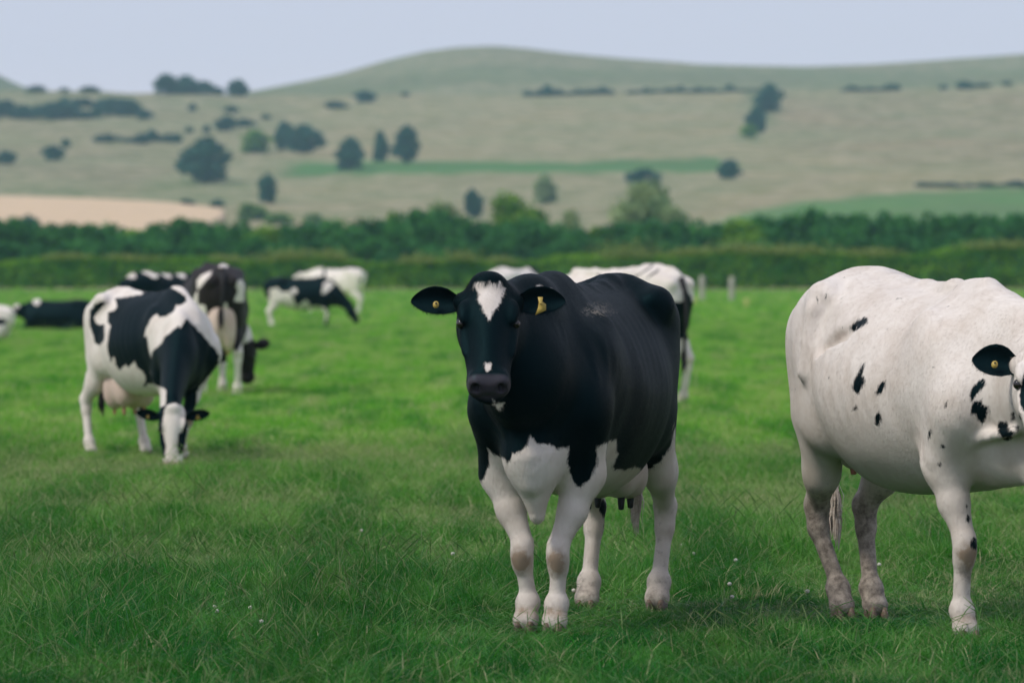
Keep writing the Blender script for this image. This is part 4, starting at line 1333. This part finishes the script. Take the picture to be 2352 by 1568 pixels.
TROD = [(.08, 24.1), (.19, 24.0), (.36, 25.6), (.62, 25.8), (1.87, 23.6), (1.50, 25.0), (1.60, 25.1), (-3.5, 46.5), (-3.05, 46.3), (-2.8, 45.2), (-2.5, 45.2), (-2.6, 44.4)]
def near_pick(patch, n):
    r = rng.random(n)
    tall_p = .38 + 1.1 * patch
    k = np.where(r < tall_p, 6 + rng.integers(0, 5, n), rng.integers(0, 6, n))
    d = fbm(np.stack([np.arange(n) * 0.0, patch * 0, patch * 0], 1), 1)
    k = np.where(rng.random(n) < .16, 14 + rng.integers(0, 3, n), k)
    return np.where(rng.random(n) < np.where(patch < -.16, .35, .05), 11 + rng.integers(0, 3, n), k)
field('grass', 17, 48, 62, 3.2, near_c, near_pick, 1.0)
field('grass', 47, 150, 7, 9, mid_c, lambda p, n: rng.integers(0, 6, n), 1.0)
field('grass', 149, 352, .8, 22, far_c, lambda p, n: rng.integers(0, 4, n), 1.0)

# clover heads near the cows
def clover_mesh():
    V, F = uv_sphere(.010, 10, 7)
    V = [(x * (1 + .15 * math.sin(40 * z * 100)), y, z * .9 + .085) for x, y, z in V]
    v, f, t = tube([(0, 0, 0), (.003, 0, .05), (0, 0, .08)], [.0012, .0012, .0012], 5)
    return mesh_np('clover', V, F, [M_CLOVER]), mesh_np('stem', v, [f, t], [M_BLADE])
ch, cs_ = clover_mesh(); clov = []
for k, (u, r0) in enumerate([(1318, 1360), (1568, 1255), (1593, 1275), (1690, 1290), (1676, 1345), (1682, 1375), (1855, 1362), (2012, 1345), (2020, 1300), (498, 1408), (575, 1400), (830, 1222), (1040, 1275), (600, 1432), (492, 1398)]):
    d = FPX * (CAM_H - .08) / (r0 - HY)
    o = bpy.data.objects.new('clover_flower', None); COL.objects.link(o); o.location = ((u - CX) / FPX * d, d, .004)
    link('flower_head', ch, o); link('stem', cs_, o)
    tag(o, 'small white clover head among the grass blades', 'flower', 'white clover heads in the grass')
    clov.append((u, o))
name_by_place(clov, 'white clover head', [(540, 'the lower left grass'), (935, 'the middle grass'), (1318, "the black cow's front hooves"), (1540, "the black cow's rear hoof"), (1690, 'the gap between the near cows'), (1975, "the white cow's rear hooves")])

# ------------------------------------------------------------------ haze
def haze():
    x0, x1, y0, y1, z0, z1 = -640, 640, -40, 3100, -12, 118
    V = [(x, y, z) for z in (z0, z1) for y in (y0, y1) for x in (x0, x1)]
    F = [(0, 2, 3, 1), (4, 5, 7, 6), (0, 1, 5, 4), (2, 6, 7, 3), (0, 4, 6, 2), (1, 3, 7, 5)]
    s = NT('haze')
    v = s.node('ShaderNodeVolumePrincipled')
    v.inputs['Color'].default_value = (.52, .82, 1, 1)
    v.inputs['Density'].default_value = .00014
    v.inputs['Anisotropy'].default_value = .1
    s.l.new(v.outputs[0], s.out.inputs['Volume'])
    tag(link('haze', mesh_np('haze', V, [np.array(F)], [s.m], False)), kind='stuff')
haze()

# ------------------------------------------------------------------ the herd
def cmap(ox, oy, k):
    return lambda pts: [(ox + k * x, oy + k * y) for x, y in pts]
cA = cmap(890.0, 574.2, .5859)      # standing black cow
cH = cmap(930.2, 608.7, .22701)     # her head
cB = cmap(1751.4, 574.2, .5859)     # white cow
cN = cmap(2090.2, 746.5, .3113)     # her neck and leg
cC = cmap(160.8, 574.2, .348)       # grazing pied cow
cD = cmap(0, 574.2, .3662)          # rear view cow
cE = cmap(574.2, 597.2, .12207)     # far pair
cS = cmap(1320.7, 545.5, .27458)    # striped cow
def disc(x, y, r, q=1.0, n=10): return [(x + r * math.cos(a), y + r * q * math.sin(a)) for a in np.linspace(0, 2 * math.pi, n + 1)[:-1]]

GRAZE_NECK = lambda px, py, pz: [
    ((.55, 0, 1.33), (.95, py * .35, 1.12), .13, .125, .6), ((.95, py * .35, 1.12), (px - .04, py, pz + .09), .125, .085, .75, .08),
    ((.72, 0, 1.02), (1.00, py * .4, .90), .27, .19, .65), ((1.00, py * .4, .90), (px - .08, py, pz - .02), .19, .10, .75, .08),
    ((.86, 0, .80), (1.02, py * .3, .74), .13, .09, .5, .08)]
def std_feet(a=0, b=0, c=0, d=0, w=0.0):
    return {-1: {'f': (.72 + a, -.15 - w), 'k': (.73 + a * .7, -.155 - w * .8, .37), 'e': (.66, -.18, .72), 'hf': (-.84 + c, -.16 - w), 'h': (-.93 + c * .8, -.16 - w * .8, .46)},
            1: {'f': (.72 + b, .15 + w), 'k': (.73 + b * .7, .155 + w * .8, .37), 'e': (.66, .18, .72), 'hf': (-.84 + d, .16 + w), 'h': (-.93 + d * .8, .16 + w * .8, .46)}}
def back_patches(V, seed, thr=.1):
    return (fbm(V * 2.3 + seed * 9.7, 3) - thr) * .25

# --- 1. black cow looking at the camera
LOWER = cA([(370, 900), (386, 872), (400, 850), (390, 775), (415, 797), (450, 812), (470, 832), (495, 787), (520, 790), (545, 768), (558, 722),
            (582, 755), (630, 758), (665, 777), (712, 765), (705, 830), (720, 890), (745, 937), (778, 905), (800, 890), (822, 842), (822, 770),
            (860, 755), (898, 740), (903, 800), (880, 852), (930, 862), (970, 845), (1010, 866), (1045, 850), (1085, 812), (1110, 770),
            (1126, 690), (1150, 640), (1300, 640), (1300, 1700), (300, 1700), (300, 900)])
main_marks = [
    ('body', -1, LOWER),
    ('body', -1, cA([(583, 140), (600, 134), (618, 148), (642, 152), (630, 158), (642, 168), (620, 165), (604, 172), (584, 155)])),
    ('head', -1, cH([(692, 200), (735, 178), (790, 185), (850, 160), (920, 178), (975, 172), (985, 212), (1015, 240), (975, 330), (945, 420), (885, 480), (850, 545), (800, 470), (738, 350), (740, 290)])),
    ('head', -1, cH([(805, 995), (822, 982), (850, 982), (868, 1010), (872, 1055), (830, 1062), (800, 1040)])),
    ('head', -1, cH([(885, 1365), (930, 1395), (1000, 1390), (960, 1450), (925, 1440)])),
    ('body', -1, cH([(885, 1365), (930, 1395), (1000, 1390), (960, 1455), (925, 1445)])),
    ('body', 1, cA([(846, 975), (860, 990), (866, 1100), (858, 1180), (848, 1230), (846, 1150), (850, 1060), (820, 1000), (815, 978)])),
]
def main_base(V, hd, ish): return np.where(ish, .1, .1 + 0 * V[:, 2])
def main_back(V, hd, ish): return np.where(ish, .1, V[:, 2] - .62 + .06 * fbm(V * 4, 3))
def main_dust(V, mx, my):
    return smooth01(1.2 - np.hypot((mx - 1372) / 55, (my - 712) / 26) + .0 * mx)
def main_dirt(V, mx, my):
    z = V[:, 2]
    return .14 * smooth01((.22 - z) / .15) + .10 * smooth01((-V[:, 0] - .3) / .2) * smooth01((.7 - z) / .5) + .20 * smooth01((.70 - z) / .3)
mf = {-1: {'f': (.71, -.072), 'k': (.735, -.088, .315), 'e': (.67, -.195, .66), 'hf': (-.84, -.165), 'h': (-.93, -.16, .41), 'r': .88},
      1: {'f': (.78, .066), 'k': (.785, .075, .31), 'e': (.71, .165, .66), 'hf': (-.93, .13), 'h': (-1.02, .14, .41), 'r': .88, 't': .78}}
make_cow('cow', 'black cow with a white blaze and white belly standing and staring straight at the camera', (.31, 24.85), -103.5, 1.03, .0115, torso=[(a, b, c, d * (.86 if a < .1 else .91), e, f) for a, b, c, d, e, f in TORSO],
         head=((1.25, -.108, 1.403), 53, 14, 0), fine=.007,
         neck=[((.55, 0, 1.34), (.95, -.01, 1.33), .12, .12, .75), ((.95, -.01, 1.33), (1.22, -.085, 1.36), .12, .085, .85),
               ((.75, 0, 1.05), (1.02, -.01, 1.08), .28, .21, .75), ((1.02, -.01, 1.08), (1.22, -.08, 1.24), .20, .125, .85)],
         extras=[(cone((.88, 0, .88), (.92, .0, .74), .17, .15, .8), .08, False),
                 (cone((.92, 0, .74), (.90, .012, .50), .15, .045, .75), .05, False),
                 (cone((1.05, 0, 1.0), (1.0, .01, .62), .025, .02, 1.0), .05, False)],
         feet=mf, coat={'base': main_base, 'back': main_back, 'ear': .06, 'dust': main_dust}, marks=main_marks, dirt=main_dirt,
         tail=([(-1.04, 0, 1.32), (-1.12, 0, 1.2), (-1.13, .0, .9), (-1.08, .0, .65), (-1.06, 0, .55)], 0),
         udder=((-.52, 0, .61), (.22, .15, .11), M_UDDER_W, M_TEAT_D, .05), ears={-1: {'L': .215, 'W': .057}, 1: {'L': .215, 'W': .057}}, tags=(2, 3), bony=.92, rib=.55, hairs=240000, sw=.90)

# --- 2. white cow at the right edge
spotsB = [[(345, 300), (380, 270), (412, 258), (412, 285), (380, 310), (345, 322)],
          [(392, 445), (406, 441), (394, 490), (402, 512), (388, 545), (372, 562), (350, 548), (355, 515), (376, 480)],
          [(466, 515), (482, 508), (474, 550), (452, 577), (442, 560)], [(370, 605), (374, 622), (366, 632), (352, 632)],
          [(455, 632), (470, 645), (462, 685), (436, 685), (442, 650)], [(728, 585), (735, 586), (722, 618), (718, 612)],
          [(658, 705), (666, 710), (652, 745), (645, 738)], disc(708, 768, 8, 1.3), disc(692, 840, 5, 2),
          disc(801, 1001, 5, 1.6), disc(806, 1050, 9, 1.7), disc(833, 1150, 14, 1.8)]
spotsN = [[(510, 400), (562, 410), (555, 445), (500, 500), (440, 582), (436, 520), (465, 450)],
          [(455, 600), (480, 568), (538, 542), (530, 578), (582, 590), (575, 650), (548, 722), (500, 700), (482, 650), (450, 668)],
          [(655, 720), (710, 705), (740, 775), (768, 800), (745, 852), (690, 842), (648, 800)],
          [(742, 650), (760, 628), (778, 640), (770, 700), (748, 718)], [(762, 745), (800, 738), (788, 785)], [(752, 545), (780, 550), (782, 588), (750, 585)]]
white_marks = [('body', 1, cB(p)) for p in spotsB] + [('body', 1, cN(p)) for p in spotsN]
def white_base(V, hd, ish):
    patch = np.hypot((hd[:, 0] - .23) / .09, (hd[:, 1] + .068) / .036)
    speck = (vnoise(V * 34 + 5) - .90) * .05
    speck = np.where((V[:, 2] > .95), speck, -.1)
    return np.where(ish, (1 - patch) * .06, np.minimum(speck, .02))
def white_dirt(V, mx, my):
    z = V[:, 2]; hind = smooth01((-V[:, 0] - .35) / .2)
    return (.30 * hind * smooth01((.62 - z) / .18) + .06 + .20 * smooth01((.95 - z) / .5) + .17 * smooth01(1 - np.hypot((V[:, 0] - .42) / .22, (z - 1.12) / .2)) * (V[:, 1] < 0)
            + .4 * np.exp(-((V - np.array([.79, -.15, .27])) ** 2).sum(1) / .0016))
wf = {-1: {'f': (.74, -.165), 'k': (.755, -.165, .36), 'e': (.66, -.20, .70), 'hf': (-.84, -.045), 'h': (-.95, -.10, .43), 'r': .9},
      1: {'f': (.95, .19), 'k': (.95, .18, .37), 'e': (.72, .19, .72), 'hf': (-.80, .09), 'h': (-.90, .10, .43), 'r': .9}}
TORSO_W = [(a, b + .035 * math.exp(-((a + .5) / .25) ** 2) - .05 * smooth01((a + .1) / .5), c + .02, d, e - .08, f) for a, b, c, d, e, f in TORSO]
make_cow('cow', 'nearly all white cow with small black flecks, cut off by the right edge', (1.775, 24.35), -71, 1.045, .0125, torso=TORSO_W,
         head=((1.30, -.060, 1.14), 45, -22, 0), fine=.010,
         neck=[((.50, 0, 1.24), (.98, .02, 1.20), .13, .12, .7), ((.98, .02, 1.20), (1.26, -.06, 1.09), .12, .09, .8),
               ((.72, 0, 1.05), (1.03, .02, 1.00), .28, .21, .7), ((1.03, .02, 1.0), (1.26, -.06, 1.0), .20, .12, .8),
               ((.85, .02, .80), (1.10, .05, .70), .15, .11, .7)],
         extras=[(cone((.98, 0, .95), (1.12, .03, .62), .10, .05, .5), .07, False), (cone((.80, -.18, .80), (1.14, -.12, .84), .022, .016), .035, False),
                 (cone((-.50, -.30, 1.30), (-.52, -.33, 1.05), .03, .03), .06, False), (cone((-.1, -.30, 1.22), (-.35, -.30, 1.14), .02, .02), .06, True)],
         feet=wf, coat={'base': white_base, 'back': lambda V, hd, ish: back_patches(V, 2, .45), 'ear': .06, 'pinknose': True}, marks=white_marks, dirt=white_dirt,
         tail=([(-1.04, 0, 1.32), (-1.12, 0, 1.2), (-1.13, .02, .9), (-1.10, .03, .65), (-1.09, .04, .5)], 0),
         ears={-1: {'axis': (-.2, -1, .10), 'L': .19, 'W': .064}},
         udder=((-.54, 0, .735), (.20, .14, .10), M_UDDER_W, M_TEAT, .03), tags=(2, 1), hairs=110000, bony=1.12)

# --- 3. pied cow grazing on the left
left_marks = [
    ('body', 1, cC([(128, 480), (133, 400), (172, 350), (235, 343), (215, 375), (175, 420), (160, 450), (180, 490), (225, 490), (228, 590), (200, 628), (165, 617), (150, 560), (132, 510)])),
    ('body', 1, cC([(300, 320), (330, 315), (475, 292), (500, 240), (640, 230), (760, 300), (772, 342), (745, 355), (700, 365), (680, 410), (640, 435), (590, 445), (572, 418), (530, 460), (505, 510), (485, 575), (507, 570),
                    (515, 640), (535, 712), (545, 665), (600, 620), (620, 575), (660, 540), (718, 500), (723, 522), (770, 452), (850, 530), (900, 590), (945, 640), (985, 690), (980, 770), (930, 820), (905, 840),
                    (860, 900), (835, 945), (835, 1080), (760, 1085), (700, 1090), (625, 1070), (635, 922), (590, 897), (560, 888), (515, 880), (480, 910), (500, 850), (480, 800), (450, 780), (425, 733),
                    (385, 777), (365, 755), (330, 797), (305, 760), (290, 700), (265, 740), (250, 680), (245, 650), (255, 560), (268, 500), (248, 470), (250, 410), (290, 400), (310, 370)])),
    ('head', -1, cC([(620, 1060), (645, 1000), (700, 985), (745, 1010), (760, 1080), (755, 1150), (740, 1190), (715, 1220), (708, 1290), (720, 1350), (770, 1330), (800, 1370), (780, 1500), (580, 1500), (600, 1390),
                     (626, 1370), (632, 1300), (622, 1230), (605, 1200), (612, 1120)])),
    ('body', -1, cC([(640, 1040), (660, 1015), (700, 1008), (735, 1025), (750, 1060), (700, 1090), (640, 1070)])),
    ('body', 1, cC([(430, 960), (460, 955), (520, 985), (515, 1030), (470, 1060), (440, 1010)])),
]
lf = {-1: {'f': (.74, -.10), 'k': (.76, -.12, .36), 'e': (.66, -.17, .72), 'hf': (-.84, -.23), 'h': (-.94, -.22, .45)},
      1: {'f': (.66, -.005), 'k': (.69, .045, .36), 'e': (.66, .15, .72), 'hf': (-.72, .26), 'h': (-.83, .25, .45)}}
make_cow('cow', 'pied cow grazing head-on at the left with a broad white blaze and full udder', (-2.927, 46.14), -63, .94, .0145,
         torso=[(a, b, c, d * .90, e, f) for a, b, c, d, e, f in TORSO], sw=.92, ys=.96, head=((1.52, -.475, .455), 78, -27, 0), fine=.010, neck=GRAZE_NECK(1.52, -.475, .455), feet=lf,
         coat={'base': lambda V, hd, ish: np.where(ish, .1, -.1), 'back': lambda V, hd, ish: np.where(ish, .1, back_patches(V, 4)), 'ear': .06, 'pinknose': True}, marks=left_marks,
         dirt=lambda V, mx, my: .06 + .15 * smooth01((.3 - V[:, 2]) / .2),
         ears={-1: {'axis': (-.12, -1, .05), 'up': (-.9, 0, .8), 'L': .225, 'W': .055}, 1: {'axis': (-.10, 1, .0), 'up': (-.9, 0, .8), 'L': .225, 'W': .055}},
         tail=([(-1.04, 0, 1.32), (-1.12, 0, 1.2), (-1.13, .0, .9), (-1.10, .0, .65), (-1.09, 0, .55)], 1),
         udder=((-.47, 0, .60), (.25, .205, .19), M_UDDER, M_TEAT, .06), tags=(2, 1), bony=1.15)

# --- 4. brown-black cow seen from behind
brown_marks = [
    ('body', -1, cD([(1235, 190), (1258, 160), (1328, 130), (1322, 155), (1285, 195), (1250, 245), (1235, 245)])),
    ('body', -1, cD([(1195, 350), (1215, 300), (1238, 250), (1240, 340), (1288, 345), (1302, 430), (1330, 520), (1345, 640), (1290, 600), (1250, 500), (1190, 420)])),
    ('body', -1, cD([(1368, 108), (1398, 70), (1430, 70), (1428, 108)])),
    ('body', -1, cD([(1480, 230), (1492, 192), (1515, 183), (1535, 215), (1532, 262), (1532, 320), (1505, 330), (1468, 322), (1480, 285), (1495, 260)])),
    ('body', -1, cD([(1565, 360), (1580, 360), (1580, 560), (1530, 640), (1540, 900), (1440, 900), (1420, 700), (1450, 600), (1490, 640), (1530, 560), (1550, 500)])),
    ('body', -1, cD([(1405, 330), (1425, 330), (1440, 430), (1400, 420)])),
]
make_cow('cow', 'brown-black cow seen from behind with a big pale udder', (-3.60, 68.5), 98.6, 1.08, .018,
         head=((1.33, -.50, .60), 74, -22, 0), neck=GRAZE_NECK(1.33, -.50, .60), feet=std_feet(0, 0, 0, .05, .03),
         coat={'base': lambda V, hd, ish: np.where(ish | (V[:, 2] > .35), .1, -.1), 'ear': .06}, marks=brown_marks, brown=.85,
         tail=([(-1.04, 0, 1.36), (-1.13, 0, 1.24), (-1.13, .01, 1.05), (-1.11, .02, .95)], 1), tags=(1, 1),
         udder=((-.86, 0, .78), (.24, .165, .28), M_UDDER, M_TEAT, .05), bony=1.05)

# --- 5. white cow with black stripes, behind the main cow
str_marks = [
    ('body', 1, cS([(490, 345), (500, 320), (560, 290), (630, 240), (650, 205), (660, 210), (645, 245), (580, 290), (520, 325), (440, 425), (425, 425)])),
    ('body', 1, cS([(505, 435), (530, 380), (590, 340), (640, 300), (680, 275), (695, 252), (705, 262), (690, 290), (640, 320), (570, 360), (545, 390), (520, 440)])),
    ('body', 1, cS([(740, 590), (840, 600), (880, 640), (905, 600), (890, 545), (905, 530), (925, 560), (935, 500), (910, 420), (940, 440), (975, 500), (965, 700), (950, 800), (900, 830), (800, 830), (700, 800)])),
    ('body', 1, cS([(180, 310), (225, 310), (225, 360), (185, 360)])),
    ('body', 1, cS([(835, 1055), (880, 1050), (875, 1075), (835, 1080)])),
]
make_cow('cow', 'white cow with two thin black stripes over her rump, half hidden behind the black cow', (1.14, 63.6), 130, 1.075, .018,
         torso=[(a, b - .09 * smooth01((a + .15) / .5), c, d, e, f) for a, b, c, d, e, f in TORSO],
         head=((1.33, .1, .60), 74, 0, 0), neck=[((.55, 0, 1.22), (.95, .03, 1.05), .12, .12, .6), *GRAZE_NECK(1.33, .1, .60)[1:]], feet=std_feet(0, 0, -.02, 0, .03),
         coat={'base': lambda V, hd, ish: np.where(ish, .05, .22 * (1 - np.hypot((V[:, 2] - .90) / .20, (V[:, 0] + .95) / .34))), 'ear': .06}, marks=str_marks,
         dirt=lambda V, mx, my: .08 + .2 * smooth01((.3 - V[:, 2]) / .2),
         tail=([(-1.04, 0, 1.32), (-1.11, 0, 1.2), (-1.13, 0, .9), (-1.09, 0, .55)], 1), udder=((-.55, 0, .64), (.25, .19, .17), M_UDDER_W, M_TEAT, .05), bony=1.25)

# --- 6. far pair
far_a = [('all', -1, cE([(350, 600), (380, 545), (520, 515), (580, 600), (750, 595), (800, 690), (860, 830), (860, 900), (800, 980), (500, 960), (480, 1350), (200, 1350), (250, 850), (340, 720), (390, 680)])),
         ('all', -1, cE([(1085, 870), (1250, 860), (1400, 890), (1480, 1000), (1330, 1400), (1040, 1400)])),
         ('all', -1, cE([(1060, 740), (1130, 850), (900, 980), (870, 880)])), ('all', -1, cE(disc(830, 580, 58))),
         ('all', -1, cE([(1390, 420), (1500, 390), (1580, 480), (1450, 600), (1340, 650)])), ('all', -1, cE([(1560, 1050), (1660, 1030), (1690, 1160), (1600, 1160)]))]
make_cow('cow', 'smaller black and white cow grazing side-on in the far middle of the field', (-5.28, 143), -8, .885, .026,
         head=((1.40, .06, .62), 62, 5, 0), neck=GRAZE_NECK(1.40, .06, .62), feet=std_feet(.03, -.05, .05, -.08),
         coat={'base': lambda V, hd, ish: .1 + 0 * V[:, 0], 'ear': .06}, marks=far_a, parts=False)
far_b = [('all', 1, cE([(1372, 150), (1428, 150), (1428, 300), (1420, 400), (1380, 420)])), ('body', 1, cE([(1535, 340), (1590, 345), (1575, 440)])), ('body', 1, cE([(2040, 400), (2110, 330), (2110, 420)]))]
make_cow('cow', 'white cow with a black collar standing behind the small grazing cow', (-5.78, 186), 150, 1.03, .028,
         head=((1.22, .10, 1.24), 30, 20, 0), neck=[((.55, 0, 1.32), (1.18, .08, 1.20), .14, .10, .75), ((.72, 0, 1.02), (1.15, .08, 1.08), .27, .14, .7)], feet=std_feet(.0, .1, .05, -.1),
         coat={'base': lambda V, hd, ish: -.1 + 0 * V[:, 0], 'ear': -.06}, marks=far_b, parts=False)
# --- 7. others
make_cow('cow', 'white-backed cow far off, showing just above the black cow between head and shoulder', (.10, 108), 66, 1.05, .026,
         head=((1.33, .1, .60), 74, 0, 0), neck=GRAZE_NECK(1.33, .1, .60), feet=std_feet(),
         coat={'base': lambda V, hd, ish: np.maximum((V[:, 0] - .45), -.1), 'ear': .06}, parts=False)
spotty = lambda V, hd, ish: .06 - np.maximum.reduce([.13 - np.hypot(V[:, 0] - a, (V[:, 2] - 1.45)) for a in (-.98, -.62, -.2, .12)]) * 2.0
make_cow('cow', 'black cow with white saddle spots behind the grazing pied cow', (-5.95, 100), 42, 1.0, .024,
         head=((1.33, .1, .60), 74, 0, 0), neck=GRAZE_NECK(1.33, .1, .60), feet=std_feet(),
         coat={'base': spotty, 'ear': .06}, parts=False)
make_cow('cow', 'black cow lying in the grass at the far left', (-10.85, 136), 178, .80, .026, lying=True,
         head=((1.20, .1, .74), 35, 5, 0), neck=[((.6, 0, .80), (1.17, .1, .70), .15, .10, .8), ((.8, 0, .52), (1.12, .08, .58), .22, .13, .8)],
         coat={'base': lambda V, hd, ish: np.where(np.hypot(hd[:, 0] - .0, hd[:, 2] - .05) < .10, -.05, np.where(np.hypot(V[:, 0] - .62, V[:, 2] - .92) < .12, -.05, .1)), 'ear': .06}, parts=False)
make_cow('cow', 'white and black cow lying down, cut off by the left edge', (-10.98, 116), 170, .80, .026, lying=True,
         head=((1.20, .1, .84), 35, 5, 0), neck=[((.6, 0, .82), (1.17, .1, .80), .15, .10, .8), ((.8, 0, .52), (1.12, .08, .64), .22, .13, .8)],
         coat={'base': lambda V, hd, ish: .07 - np.abs(np.hypot(V[:, 0] + .80, (V[:, 2] - .55) * 1.6) - .0) * .5, 'ear': .06}, parts=False)
